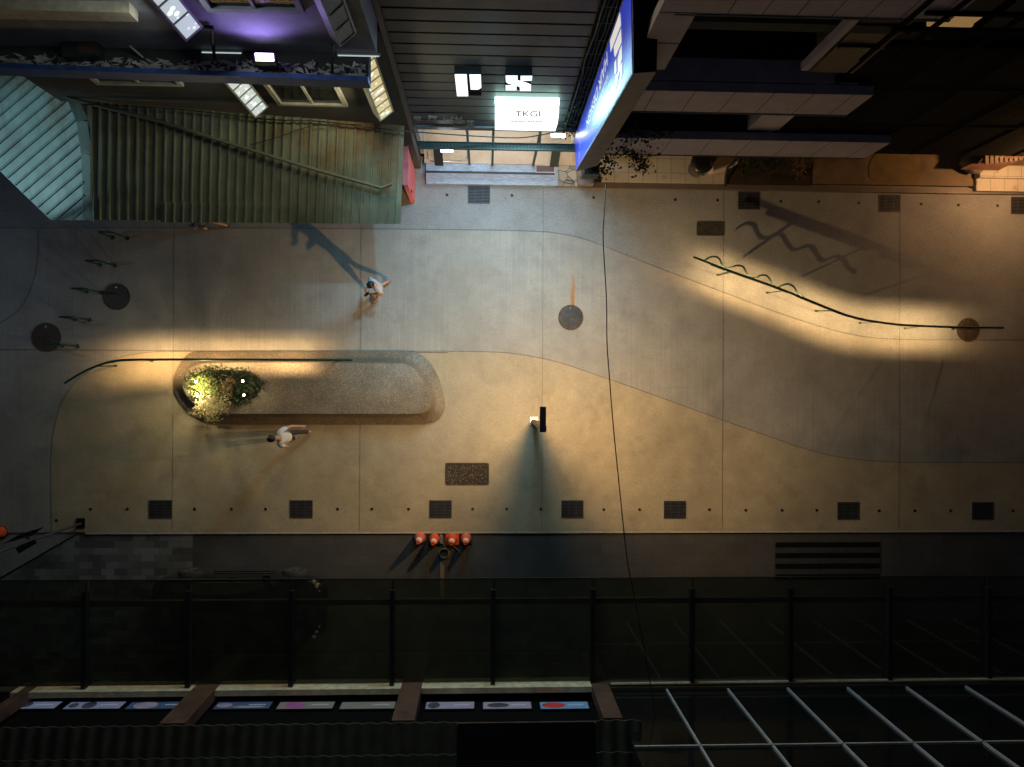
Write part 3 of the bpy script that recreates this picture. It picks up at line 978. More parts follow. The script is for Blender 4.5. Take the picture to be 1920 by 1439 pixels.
cone(788, 1008, 'orange cone with a round dark base, leftmost of the row', M['orange2'], 0, M['rubber'])
cone(815, 1010, 'bright red orange cone on a black square base beside the hose', M['orange'], .185, M['rubber'])
cone(848, 1010, 'orange cone on an orange square base, third in the row', M['orange'], .19, M['orange'])
cone(874, 1009, 'faded orange cone on a dark square base, rightmost of the row', M['orange2'], .175, M['rubber'])
cone(4, 997, 'orange cone cut by the left frame edge near the sign pole', M['orange'], 0, M['rubber'])
hc = P(833, 1037, ZL)
m = MB(); pts = []
pts += [P(826, 999, ZL + .05), P(827, 1008, ZL + .12), P(830, 1018, ZL + .06), P(836, 1026, ZL + .04)]
for k in range(0, 34):
    a = R(70 - k * 24); rr = .15 - .0008 * k
    pts.append(hc + V((rr * math.cos(a), rr * math.sin(a), .03 + .016 * (k // 15))))
pts += [P(845, 1024, ZL + .05), P(853, 1027, ZL + .03), P(860, 1033, ZL + .02), P(864, 1040, ZL + .02)]
m.tube(smooth_curve(pts, 3), .013, 7)
tag(m.build('garden_hose', M['hose']), 'coiled olive hose lying in front of the cones', 'hose')
a, b = P(829, 1058, ZL + .02), P(829.5, 1088, ZL + .02)
m = MB(); m.hexa([V((a.x - .06, b.y - .5, ZL + .001)), V((a.x + .06, b.y - .5, ZL + .001)), V((a.x + .06, a.y - .06, ZL + .001)), V((a.x - .06, a.y + .06, ZL + .001)), V((a.x - .06, b.y - .5, ZL + .03)), V((a.x + .06, b.y - .5, ZL + .03)), V((a.x + .06, a.y - .06, ZL + .03)), V((a.x - .06, a.y + .06, ZL + .03))])
tag(m.build('timber_plank', M['plank'], bevel=.004), 'grey timber plank sticking out from under the glass canopy', 'plank')
m = MB(); q0, q1 = P(826, 1000, ZL), P(829, 1018, ZL)
m.box((q0.x - .02, q1.y, ZL + .001), (q0.x + .06, q0.y - .05, ZL + .11)); tag(m.build('hose_tap', M['brass'], bevel=.01), 'small metal hose tap between the cones at the kerb', 'tap')

# ------------------------------------------------------------------ sign pole at the left
b = P(152, 982); zt = 4.2
t = thing('street_sign_pole', 'dark street sign pole with two plates seen from above', 'sign pole', V((b.x, b.y, 0)))
m = MB(); m.box((b.x - .11, b.y - .13, .004), (b.x + .11, b.y + .15, .03)); m.build('base_block', M['blackm'], t)
m = MB(); m.tube([(b.x, b.y, .03), (b.x, b.y, zt)], .036, 10); m.build('pole', M['grate'], t)
for (pxs, z0, z1, nm) in ((((6, 1020), (38, 1002), (83, 988), (60, 1005)), 2.1, 2.13, 'sign_plate'), (((30, 1028), (66, 1011), (71, 1018), (37, 1038)), 2.4, 2.43, 'sign_plate')):
    m = MB(); m.slab([P(x, y, z0) for x, y in pxs], (0, 0, .03)); m.build(nm, M['black'], t)
m = MB(); m.beam((b.x, b.y, 2.12), P(45, 1006, 2.12), .05, .03); m.beam((b.x, b.y, 2.42), P(52, 1020, 2.42), .05, .03); m.build('bracket', M['grate'], t)

# ------------------------------------------------------------------ people
def skin(name, J, E, Rr, mat, parent, sub=2, extra=None):
    names = list(J); me = bpy.data.meshes.new(name)
    me.from_pydata([tuple(J[k]) for k in names], [(names.index(a), names.index(b)) for a, b in E], [])
    ob = bpy.data.objects.new(name, me); COL.objects.link(ob)
    ob.modifiers.new('skin', 'SKIN'); sv = me.skin_vertices[0].data
    for i, k in enumerate(names):
        r = Rr[k]; sv[i].radius = r if isinstance(r, tuple) else (r, r); sv[i].use_root = (i == 0)
    s = ob.modifiers.new('sub', 'SUBSURF'); s.levels = sub; s.render_levels = sub
    dg = bpy.context.evaluated_depsgraph_get(); dg.update()
    m2 = bpy.data.meshes.new_from_object(ob.evaluated_get(dg))
    bpy.data.objects.remove(ob)
    mb = MB(); mb.add([v.co for v in m2.vertices], [tuple(p.vertices) for p in m2.polygons], True)
    if extra: extra(mb)
    me3 = bpy.data.meshes.new(name); me3.from_pydata([tuple(q) for q in mb.v], [], mb.f)
    me3.polygons.foreach_set('use_smooth', [True] * len(mb.f)); me3.materials.append(mat); me3.update()
    o = bpy.data.objects.new(name, me3); COL.objects.link(o); o.parent = parent
    return o


def person(label, loc, rz, top, bottom, shoe, pose, hairlen=0.0, shorts=False, lean=.04, longsleeve=False):
    """local frame: facing +Y, right hand +X"""
    t = thing('person', label, 'person', loc)
    g = pose
    hip = V((0, 0, .93)); J = {}
    J['pelvis'] = hip; J['waist'] = V((0, lean * .3, 1.06)); J['chest'] = V((0, lean * .8, 1.26)); J['collar'] = V((0, lean, 1.42))
    J['neck'] = V((0, lean * 1.3, 1.50)); hz = V((0, lean * 1.9, 1.55)); J['head1'] = hz
    tl = g.get('tilt', 0.0)
    hd = V((0, math.sin(tl), math.cos(tl)))
    J['head2'] = hz + hd * .08 + V((0, .015, 0)); J['head3'] = hz + hd * .16 + V((0, .01, 0)); J['head4'] = hz + hd * .205
    E = [('pelvis', 'waist'), ('waist', 'chest'), ('chest', 'collar'), ('collar', 'neck'), ('neck', 'head1'), ('head1', 'head2'), ('head2', 'head3'), ('head3', 'head4')]
    Rr = {'pelvis': (.11, .08), 'waist': (.10, .07), 'chest': (.13, .085), 'collar': (.10, .065), 'neck': .052, 'head1': .06, 'head2': (.074, .088), 'head3': (.076, .09), 'head4': (.05, .06)}
    Rr = {k: (v if isinstance(v, tuple) else (v, v)) for k, v in Rr.items()}
    hands = []
    for s, nm in ((-1, 'l'), (1, 'r')):
        J['sh' + nm] = V((s * .185, lean, 1.39)); J['el' + nm] = V(g['el' + nm]); J['wr' + nm] = V(g['wr' + nm])
        d = (J['wr' + nm] - J['el' + nm]).normalized(); J['pa' + nm] = J['wr' + nm] + d * .075
        E += [('collar', 'sh' + nm), ('sh' + nm, 'el' + nm), ('el' + nm, 'wr' + nm), ('wr' + nm, 'pa' + nm)]
        Rr.update({'sh' + nm: (.058, .058), 'el' + nm: (.042, .042), 'wr' + nm: (.027, .027), 'pa' + nm: (.034, .022)})
        J['hi' + nm] = V((s * .09, 0, .88)); J['kn' + nm] = V(g['kn' + nm]); J['an' + nm] = V(g['an' + nm])
        fd = V(g.get('ft' + nm, (0, 1, 0))).normalized(); J['to' + nm] = J['an' + nm] + fd * .16 + V((0, 0, -.055 + g.get('tip' + nm, 0)))
        E += [('pelvis', 'hi' + nm), ('hi' + nm, 'kn' + nm), ('kn' + nm, 'an' + nm), ('an' + nm, 'to' + nm)]
        Rr.update({'hi' + nm: (.085, .09), 'kn' + nm: (.056, .056), 'an' + nm: (.037, .037), 'to' + nm: (.035, .022)})
        hands.append((J['pa' + nm], d, s))

    def fingers(mb):
        for c, d, s in hands:
            side = d.cross(V((0, 0, 1)))
            if side.length < .1: side = V((0, 1, 0))
            side.normalize(); nrm = side.cross(d)
            for k, ln in enumerate((.062, .075, .070, .055)):
                b = c - d * .028 + side * (.024 - .016 * k)
                mb.tube([b, b + d * (.03 + ln * .45) - nrm * .006, b + d * (.03 + ln * .85) - nrm * .026], [.0095, .0088, .0065], 6)
            b = c - d * .045 + side * .026 * s
            mb.tube([b, b + side * .03 * s + d * .025, b + side * .034 * s + d * .055 - nrm * .01], [.012, .010, .007], 6)
        # face: nose, ears, eyes line
        f = J['head2']
        mb.lathe([(.016, 0), (.012, .018), (.004, .03)], f + V((0, .088, 0)), 8, (0, .9, -.3))
        for s in (-1, 1):
            mb.lathe([(.02, 0), (.026, .008), (.012, .016)], f + V((s * .072, -.005, .0)), 8, (s, -.2, 0))
            mb.lathe([(.012, 0), (.008, .006), (.002, .008)], f + V((s * .032, .078, .03)), 8, (0, 1, 0))
        mb.lathe([(.022, 0), (.016, .006), (.004, .008)], f + V((0, .076, -.045)), 8, (0, 1, 0))
    body = skin('body', J, E, Rr, M['skin'], t, 2, fingers)
    # hair: a cap that follows the skull, longer at the back
    mb = MB(); c = J['head3'] - hd * .015; q = V((0, 0, 1)).rotation_difference(hd)
    rings = []
    for i in range(9):
        a = R(-20 + 110 * i / 8) if i else R(-28)
        zz = .112 * math.sin(a); rr = max(.004, math.cos(a))
        rings.append([c + q @ V((.094 * rr * math.cos(2 * PI * k / 18), .108 * rr * math.sin(2 * PI * k / 18) - .008 - (.02 if i < 3 and math.sin(2 * PI * k / 18) > .2 else 0), zz + (.055 if i < 3 and math.sin(2 * PI * k / 18) > .3 else 0))) for k in range(18)])
    mb.loft(rings)
    if hairlen:
        b = c + q @ V((0, -.085, -.02))
        mb.tube([b, b + V((0, -.05, -.10)), b + V((0, -.055, -hairlen * .6)), b + V((0, -.03, -hairlen))], [.05, .06, .05, .02], 10)
    me = bpy.data.meshes.new('hair'); me.from_pydata([tuple(v) for v in mb.v], [], mb.f); me.polygons.foreach_set('use_smooth', [True] * len(mb.f)); me.materials.append(M['hair'])
    o = bpy.data.objects.new('hair', me); COL.objects.link(o); o.parent = t
    # shirt
    S = {k: J[k].copy() for k in ('pelvis', 'waist', 'chest', 'collar')}
    SR = {'pelvis': (.172, .128), 'waist': (.162, .118), 'chest': (.178, .125), 'collar': (.12, .08)}
    S['pelvis'] = J['pelvis'] + V((0, 0, -.09)); SE = [('pelvis', 'waist'), ('waist', 'chest'), ('chest', 'collar')]
    for nm in 'lr':
        f = .62 if not longsleeve else .98
        S['sh' + nm] = J['sh' + nm]; S['sl' + nm] = J['sh' + nm].lerp(J['el' + nm], f)
        SR['sh' + nm] = (.072, .072); SR['sl' + nm] = (.066, .066)
        SE += [('collar', 'sh' + nm), ('sh' + nm, 'sl' + nm)]
        if longsleeve:
            S['cu' + nm] = J['el' + nm].lerp(J['wr' + nm], .85); SR['cu' + nm] = (.04, .04); SE.append(('sl' + nm, 'cu' + nm))
    skin('shirt', S, SE, SR, top, t)
    # trousers or shorts
    S = {'pelvis': J['pelvis'] + V((0, 0, .0)), 'top': J['waist'].copy()}; SR = {'pelvis': (.145, .108), 'top': (.14, .10)}; SE = [('pelvis', 'top')]
    for nm in 'lr':
        S['hi' + nm] = J['hi' + nm]; SR['hi' + nm] = (.085, .095); SE.append(('pelvis', 'hi' + nm))
        if shorts:
            S['kn' + nm] = J['hi' + nm].lerp(J['kn' + nm], .85); SR['kn' + nm] = (.085, .085); SE.append(('hi' + nm, 'kn' + nm))
        else:
            S['kn' + nm] = J['kn' + nm]; SR['kn' + nm] = (.072, .072); S['an' + nm] = J['kn' + nm].lerp(J['an' + nm], .92); SR['an' + nm] = (.055, .055)
            SE += [('hi' + nm, 'kn' + nm), ('kn' + nm, 'an' + nm)]
    skin('shorts' if shorts else 'trousers', S, SE, SR, bottom, t)
    for nm in 'lr':
        fd = V(g.get('ft' + nm, (0, 1, 0))).normalized(); a = J['an' + nm]; tip = g.get('tip' + nm, 0)
        S = {'heel': a + V((0, 0, -.04)) - fd * .03, 'mid': a + fd * .07 + V((0, 0, -.048 + tip * .4)), 'toe': a + fd * .17 + V((0, 0, -.052 + tip))}
        skin('shoe', S, [('heel', 'mid'), ('mid', 'toe')], {'heel': (.042, .04), 'mid': (.044, .036), 'toe': (.036, .028)}, shoe, t, 1)
    t.rotation_euler.z = rz
    return t, J


walkA = dict(ell=(-.25, .02, 1.12), wrl=(-.12, .22, 1.05), elr=(.25, .04, 1.12), wrr=(.10, .26, 1.10), knl=(-.10, .16, .50), anl=(-.09, .30, .09), knr=(.10, -.02, .48), anr=(.10, -.30, .15), tipr=-.03, ftr=(0, 1, -.35), tilt=.25)
q = P(719, 546)
ta, JA = person('person in pale grey shirt walking while looking at a phone', (q.x, q.y, 0), R(128), M['teeblue'], M['shorts'], M['shoe'], walkA, shorts=True)
mb = MB(); pc = (JA['pal'] + JA['par']) / 2 + V((0, .07, .03)); mm = Matrix.Rotation(R(128), 3, 'Z')
def placed(mb, base, rz):
    mm = Matrix.Rotation(rz, 3, 'Z'); mb.v = [mm @ v_ + V(base) for v_ in mb.v]; return mb
mb.box((pc.x - .037, pc.y - .075, pc.z - .004), (pc.x + .037, pc.y + .075, pc.z + .005))
tag(placed(mb, (q.x, q.y, 0), R(128)).build('mobile_phone', M['phone'], bevel=.004), 'dark phone held by the walking person in the pale shirt', 'phone')
walkB = dict(ell=(-.25, -.02, 1.10), wrl=(-.23, .14, .93), elr=(.30, -.10, 1.14), wrr=(.30, -.32, 1.0), knl=(-.10, .14, .50), anl=(-.09, .05, .09), knr=(.10, -.06, .48), anr=(.10, -.36, .17), tipr=-.04, ftr=(0, 1, -.4), tilt=.35)
q = P(559, 815)
tb, JB = person('person in white printed tee and dark trousers walking beside the bench', (q.x, q.y, 0), R(88), M['tee'], M['trouser'], M['shoelilac'], walkB, lean=.10)
mb = MB(); c = V((0, -.012, 1.27)); mb.box((-.06, -.035, 1.20), (.06, .02, 1.34))
mb = MB(); c = JB['pal'] + V((0, .02, -.07)); mb.lathe([(.045, -.06), (.06, -.03), (.055, .04), (.02, .07)], c, 12)
tag(placed(mb, (q.x, q.y, 0), R(88)).build('small_pouch', M['pinkbag']), 'small pink pouch in the hand of the person beside the bench', 'pouch')
q = P(406, 428)
walkC = dict(ell=(-.27, .06, 1.12), wrl=(-.22, .26, 1.0), elr=(.27, -.08, 1.12), wrr=(.28, -.2, .92), knl=(-.10, .2, .50), anl=(-.09, .22, .09), knr=(.10, -.02, .48), anr=(.10, -.34, .16), tipr=-.03, ftr=(0, 1, -.35), tilt=.2)
person('person in dark top and shorts half hidden under the awning edge', (q.x, q.y, 0), R(80), M['teedark'], M['trouser'], M['shoe'], walkC, shorts=True)

exec_rest = True

# ------------------------------------------------------------------ parked car below the canopy
def car():
    cx = P(448, 1160, .7).x; ys = P(450, 1074, .3).y; W = .90; cy = ys - W; L = 2.28
    t = thing('parked_car', 'glossy black parked car under the tinted glass canopy', 'car', V((cx, cy, ZL)))
    def ring(x, w, zb, zt, tumble=.10):
        return [V((cx + x, cy + a * w, ZL + z)) for a, z in ((-.92, zb), (-1, zb + .18), (-1, (zb + zt) / 2 + .1), (-.95, zt - .06), (-.75, zt), (0, zt + .03), (.75, zt), (.95, zt - .06), (1, (zb + zt) / 2 + .1), (1, zb + .18), (.92, zb), (0, zb - .02))]
    sec = [(-2.28, .62, .42, .80), (-2.2, .78, .28, .92), (-1.9, .88, .22, .98), (-1.2, .90, .20, .98), (0, .90, .19, .95), (1.0, .90, .20, .93), (1.6, .87, .21, .86), (2.0, .80, .24, .76), (2.2, .66, .30, .66), (2.28, .5, .38, .56)]
    m = MB(); m.loft([ring(*s) for s in sec]); body = m.build('body', M['carpaint'], t)
    m = MB()
    def cr(x, w, z): return [V((cx + x, cy - w, ZL + z)), V((cx + x, cy - w * .6, ZL + z + .03)), V((cx + x, cy + w * .6, ZL + z + .03)), V((cx + x, cy + w, ZL + z))]
    roof = [(-1.95, .70, .99), (-1.45, .66, 1.33), (-.9, .62, 1.43), (-.1, .62, 1.45), (.3, .64, 1.40), (1.15, .74, .96)]
    rs = []
    for x, w, z in roof:
        rs.append([V((cx + x, cy - .82, ZL + .93)), V((cx + x, cy - w, ZL + z)), V((cx + x, cy - w * .5, ZL + z + .025)), V((cx + x, cy + w * .5, ZL + z + .025)), V((cx + x, cy + w, ZL + z)), V((cx + x, cy + .82, ZL + .93))])
    m.loft(rs, True, True); m.build('cabin', M['carglass'], t)
    m = MB(); m.loft([[V((cx + x, cy - w * .93, ZL + z + .02)), V((cx + x, cy - w * .5, ZL + z + .04)), V((cx + x, cy + w * .5, ZL + z + .04)), V((cx + x, cy + w * .93, ZL + z + .02)), V((cx + x, cy + w * .5, ZL + z + .01)), V((cx + x, cy - w * .5, ZL + z + .01))] for x, w, z in roof[1:5]]); m.build('roof', M['carpaint'], t)
    for sx_ in (-1.42, 1.38):
        for s in (-1, 1):
            c = V((cx + sx_, cy + s * (W - .04), ZL + .33))
            m = MB(); m.lathe([(.33, -.12), (.345, -.07), (.345, .07), (.32, .12), (.22, .12), (.20, .10), (.20, -.1)], c, 28, (0, s, 0)); w = m.build('wheel', M['rubber'], t)
            m = MB(); m.lathe([(.205, .06), (.21, .115), (.19, .105), (.06, .085), (.05, .115), (.02, .12)], c, 20, (0, s, 0)); m.build('rim', M['grate'], w)
    for s in (-1, 1):
        m = MB()
        for k in range(3):
            m.lathe([(.07 - .012 * k, 0), (.062 - .012 * k, .03), (.02, .045)], (cx + 1.98 + .06 * k, cy + s * (.74 - .13 * k), ZL + .74 - .035 * k), 12, (.6, s * .25, .6))
        m.build('headlight', M['headlamp'], t)
        m = MB(); m.box((cx + .72, cy + s * .93 - .10, ZL + .98), (cx + .92, cy + s * .93 + .10, ZL + 1.10)); m.build('mirror', M['carpaint'], t, bevel=.03)
        m = MB(); m.box((cx - .85, cy + s * .905 - .012, ZL + .22), (cx + .85, cy + s * .905 + .02, ZL + .26)); m.build('sill_trim', M['chrome'], t)
        m = MB(); m.box((cx - .25, cy + s * .90 - .012, ZL + .82), (cx - .05, cy + s * .90 + .018, ZL + .85)); m.build('door_handle', M['chrome'], t)
        m = MB(); m.tube([(cx + 1.1, cy + s * .80, ZL + .965), (cx + .1, cy + s * .80, ZL + .985), (cx - 1.2, cy + s * .80, ZL + 1.0)], .012, 6); m.build('window_trim', M['chrome'], t)


car()

# ------------------------------------------------------------------ glass canopy
ZC = 4.0
yf = P(900, 1085, ZC).y; yb = P(900, 1279, ZC).y
bx = [-210, -22, 165, 358, 550, 738, 926, 1112, 1297, 1480, 1665, 1850, 2035, 2220]
bX = [P(x, 1180, ZC).x for x in bx]
t = thing('glass_canopy', 'long tinted glass canopy on dark beams over the lower walkway', 'canopy', V((0, yb, ZC)))
for a, b in zip(bX[:-1], bX[1:]):
    m = MB(); m.poly([(a + .006, yb, ZC), (b - .006, yb, ZC), (b - .006, yf, ZC), (a + .006, yf, ZC)]); m.build('glass_pane', M['canopy'], t)
for x in bX:
    m = MB(); m.box((x - .07, yb, ZC + .012), (x + .03, yf - .22, ZC + .15)); be = m.build('beam', M['black'], t)
    m = MB(); m.tube([(x - .01, yf - .22, ZC + .07), (x - .01, yf, ZC + .04)], .022, 8); m.build('tie_rod', M['black'], be)
m = MB(); yy = P(900, 1127, ZC - .1).y; m.box((bX[0], yy - .06, ZC - .16), (bX[-1], yy + .06, ZC - .03)); m.build('cross_beam', M['black'], t)
m = MB(); m.box((bX[0], yf - .004, ZC - .02), (bX[-1], yf + .012, ZC + .012)); m.build('front_edge', M['black'], t)

# ------------------------------------------------------------------ lower building
YB = -6.80
t = thing('shop_building', 'dark shop building with brown pillars and tiled eave at the lower left', 'building', V((-4, YB - 1, 0)))
xe = P(1140, 1290, 4.1).x; xs = P(28, 1290, 4.1).x
XL = -16.0
m = MB(); m.box((XL, YB - 6, -.12), (18, YB - 2.2, 3.6)); m.build('ground_floor_wall', M['darkwall'], t)
m = MB(); m.box((XL, YB - 6, 3.62), (18, YB - .02, 3.92)); m.build('floor_slab', M['darkwall'], t)
m = MB(); m.box((xs, YB - .02, 3.95), (xe, YB + .105, 4.26)); m.build('cream_ledge', M['ledge'], t)
YW = YB - .22
m = MB(); m.box((XL, YW - .3, 3.93), (xe, YW, 5.95)); m.build('wall', M['blackm'], t)
ZE = 5.80
for (p0, p1) in ((372, 414), (754, 792), (1108, 1140), (60, 78)):
    a = PY(p0, 1287, YB + .05); b = PY(p1, 1287, YB + .05)
    m = MB(); m.box((a.x, YB - .12, 3.93), (b.x, YB + .13, ZE)); m.build('pillar', M['wood'], t)
# tiled eave: wavy sheet climbing to the south
ex = PY(1203, 1362, YB + .05).x
m = MB(); m.box((XL, YB - .18, ZE), (ex, YB + .075, ZE + .10)); m.build('eave_board', M['wood'], t)
def tiled(x0, x1, name):
    m = MB(); per = .29; n = int((x1 - x0) / per * 8); rows = 5
    for r in range(rows):
        ya, yb_ = YB + .16 - r * .55, YB + .16 - (r + 1) * .55 - .03
        za, zb = ZE + .10 + r * .16 + .03, ZE + .10 + (r + 1) * .16
        vs = []
        for i in range(n + 1):
            x = x0 + (x1 - x0) * i / n; w = .026 * math.cos(2 * PI * (x - x0) / per)
            vs += [(x, ya, za + w + .05), (x, yb_, zb + w + .05), (x, ya, za + w + .02)]
        fs = []
        for i in range(n):
            fs += [(i * 3, i * 3 + 1, i * 3 + 4, i * 3 + 3), (i * 3 + 2, i * 3, i * 3 + 3, i * 3 + 5)]
        m.add(vs, fs, True)
    return m.build(name, M['tile'], t)
x0 = PY(856, 1380, YB).x; x1 = PY(1120, 1380, YB).x
tiled(XL, x0, 'tiled_roof'); tiled(x1, ex, 'tiled_roof')
m = MB(); m.slab([(x0 + .01, YB + .12, ZE + .16), (x1 - .01, YB + .12, ZE + .16), (x1 - .01, YB - 2.8, ZE + .98), (x0 + .01, YB - 2.8, ZE + .98)], (0, 0, -.03)); m.build('dark_roof_panel', M['blackm'], t)
m = MB(); m.box((XL, YB - 6, ZE + .9), (ex, YB - 2.8, ZE + 1.3)); m.build('roof', M['darkwall'], t)

# backlit picture panels
def picture_panel(x0, x1, label, col, pic, shape):
    yw = YW + .06
    a = PY(x0, 1317, yw); b = PY(x1, 1317, yw); zb = a.z; zt = PY(x0, 1329.5, yw).z
    c = V(((a.x + b.x) / 2, yw, zb))
    t = thing('picture_panel', label, 'lit picture panel', c, 'row of backlit picture panels between the brown pillars')
    m = MB(); m.box((a.x - .02, YW + .002, zb - .02), (b.x + .02, yw - .004, zt + .02)); m.build('housing', M['black'], t)
    m = MB(); m.poly([(a.x, yw, zb), (b.x, yw, zb), (b.x, yw, zt), (a.x, yw, zt)]); m.build('screen', col, t)
    w, h = b.x - a.x, zt - zb
    m = MB()
    for (u, v, ru, rv) in shape:
        m.poly([(a.x + w * min(.99, max(.01, u + ru * math.cos(q))), yw + .003, zt - h * min(.98, max(.02, v + rv * math.sin(q)))) for q in [2 * PI * k / 20 for k in range(20)]])
    m.build('picture', pic, t)
    m = MB()
    for k in range(7):
        u = .60 + .045 * k
        m.box((a.x + w * u, yw + .001, zt - h * .62), (a.x + w * (u + .028), yw + .0035, zt - h * .50))
    m.build('caption', M['capt'], t)
M['capt'] = emis('pale_caption', (.75, .8, .95), .20)
pb = backlit('pale_blue_screen', ((.20, .25, .42), (.26, .31, .5)), .55); pg = backlit('grey_green_screen', ((.26, .27, .24), (.3, .31, .28)), .42)
pl = backlit('lilac_screen', ((.33, .34, .5), (.37, .38, .52)), .52); ps = backlit('sky_blue_screen', ((.12, .32, .62), (.16, .40, .7)), .55); pn = backlit('navy_screen', ((.03, .07, .17), (.05, .1, .22)), .55)
dk = backlit('dark_picture', ((.02, .025, .04), (.06, .07, .1)), .5); wt = backlit('white_picture', ((.3, .3, .36), (.2, .2, .28)), .6); mg = backlit('magenta_picture', ((.30, .08, .28), (.22, .06, .22)), .7); rd = backlit('red_picture', ((.50, .03, .02), (.32, .02, .015)), .7)
picture_panel(8, 116, 'lit picture panel with two dark shapes at the far left of the row', pb, dk, ((.2, .6, .12, .4), (.45, .6, .10, .4)))
picture_panel(134, 236, 'lit picture panel with dark wedges, left of the one showing pale circles', pb, dk, ((.12, .5, .08, .35), (.40, .5, .12, .5)))
picture_panel(248, 360, 'navy lit picture panel with a pale round shape beside the left pillar', pn, wt, ((.28, .5, .20, .5),))
picture_panel(410, 511, 'navy lit picture panel right of the left brown pillar', pn, wt, ((.16, .5, .14, .32), (.62, .25, .3, .14)))
picture_panel(526, 628, 'grey lit picture panel with a magenta picture', pg, mg, ((.3, .5, .18, .5),))
picture_panel(642, 742, 'plain grey lit picture panel left of the middle pillar', pg, pg, ((.45, .7, .1, .1),))
picture_panel(800, 889, 'lilac lit picture panel with a dark slanted shape beside the middle pillar', pl, dk, ((.16, .5, .13, .45),))
picture_panel(906, 995, 'lilac lit picture panel with a dark domed shape', pl, dk, ((.31, .5, .23, .34),))
picture_panel(1012, 1101, 'sky blue lit picture panel with a big red shape', ps, rd, ((.28, .5, .25, .42),))
# small grey louvres below the eave at the left
a, b = PY(1112, 1290, YB), PY(1112, 1290, YB)
# curtain wall on the right
t = thing('glass_curtain_wall', 'dark glass wall with pale slanting mullions at the lower right', 'glass wall', V((8, YB - .1, 3.93)))
yg = YB - .05; x0 = xe + .06; x1 = 19.0
m = MB(); m.box((x0, yg - .35, 3.94), (x1, yg, 8.4)); m.build('glass', M['glassdark'], t)
for px in (1258.2, 1376.5, 1493, 1609.7, 1725.3, 1842, 1960, 2078):
    q = PY(px, 1304.7, yg + .06)
    m = MB(); m.box((q.x - .018, yg + .002, 4.17), (q.x + .018, yg + .05, 8.4)); m.build('mullion', M['mull'] if 'mull' in M else M['white'], t)
zt_ = PY(1400, 1401, yg).z
m = MB(); m.box((x0, yg + .003, zt_ - .02), (x1, yg + .05, zt_ + .02)); m.build('transom', M['white'], t)
m = MB(); m.box((x0, yg + .003, 4.06), (x1, yg + .06, 4.12)); m.build('sill_rail', M['signgrey'], t)
m = MB(); m.tube([(x0, yg + .14, 4.1), (x0 + 4, yg + .15, 4.1), (x0 + 8, yg + .17, 4.13), (x1, yg + .15, 4.1)], .035, 8)
tag(m.build('conduit_pipe', M['cream']), 'thin cream conduit pipe along the foot of the dark glass wall', 'pipe')

# ------------------------------------------------------------------ black clad shop building (top centre)
YF = 6.15
xl = PY(780, 250, YF).x; xr = PY(1085, 200, YF).x + .35
zb0 = PY(900, 236, YF).z
t = thing('clad_shop_building', 'shop building clad in dark horizontal metal planks with bright entrance', 'building', V((0, YF, 0)))
m = MB(); zz = zb0 + .02; k = 0
while zz < 11.2:
    h = .405
    m.hexa([V((xl, YF - .018, zz)), V((xr, YF - .018, zz)), V((xr, YF + .09, zz)), V((xl, YF + .09, zz)), V((xl, YF - .004, zz + h - .085)), V((xr, YF - .004, zz + h - .085)), V((xr, YF + .09, zz + h - .085)), V((xl, YF + .09, zz + h - .085))]); zz += h
m.build('siding', M['siding'], t)
m = MB(); m.box((xl - .04, YF + .1, 0), (xr, YF + .25, 11.2)); bw = m
m2 = MB(); m2.box((xl - .1, YF - .09, zb0 - .1), (xl - .004, YF + .1, 11.2)); m2.build('corner_trim', M['signgrey'], t)
m = MB(); m.box((xl, YF + .101, zb0 - .02), (xr, YF + .25, 11.2)); m.build('wall', M['blackm'], t)
m = MB(); m.box((xl + .02, YF - .06, zb0 - .16), (xr, YF + .1, zb0 + .018)); m.build('fascia', M['fascia'], t)
# interior: floor, sides, back, ceiling
m = MB(); m.box((xl, YF + .02, -.02), (xr + .9, YF + 3.0, .17)); m.build('shop_floor', M['beige'], t)
m = MB(); m.box((xl - .1, YF + .26, .17), (xl + .0, YF + 3, 2.9)); m.build('side_wall', M['plaster'], t)
m = MB(); m.box((xr + .9, YF + .26, .17), (xr + 1.0, YF + 3, 2.9)); m.build('side_wall', M['plaster'], t)
m = MB(); m.box((xl, YF + 3.0, .17), (xr + .9, YF + 3.1, 2.9)); m.build('back_wall', M['plaster'], t)
m = MB(); m.box((xl, YF + .26, 2.9), (xr + .9, YF + 3.1, 2.98)); m.build('ceiling', M['plaster'], t)
ys0 = P(900, 346, .15).y
m = MB(); m.box((xl + .05, ys0, -.02), (P(1046, 345, .15).x, YF + .018, .15)); m.build('slate_step', M['slate'], t)
m = MB(); m.box((xl + .05, P(900, 326, .15).y, .1505), (P(1040, 345, .15).x, P(900, 322, .15).y, .156)); m.build('step_groove', M['black'], t)
m = MB(); m.box((P(1042, 345, .12).x, ys0 - .0, -.02), (P(1092, 345, .12).x, YF + .3, .13)); m.build('stone_apron', M['crazy'], t)
for px in (876, 925, 1013):
    q = PY(px, 250, YF - .02)
    m = MB(); m.box((q.x - .03, YF - .03, .18), (q.x + .03, YF + .04, zb0 - .16)); m.build('door_post', M['tray'], t)
area('shop_ceiling_light', ((xl + xr) / 2, YF + 1.2, 2.85), 2.6, 1.2, 80, (.88, .95, 1.0), R(180), (0, 0, 0), t)
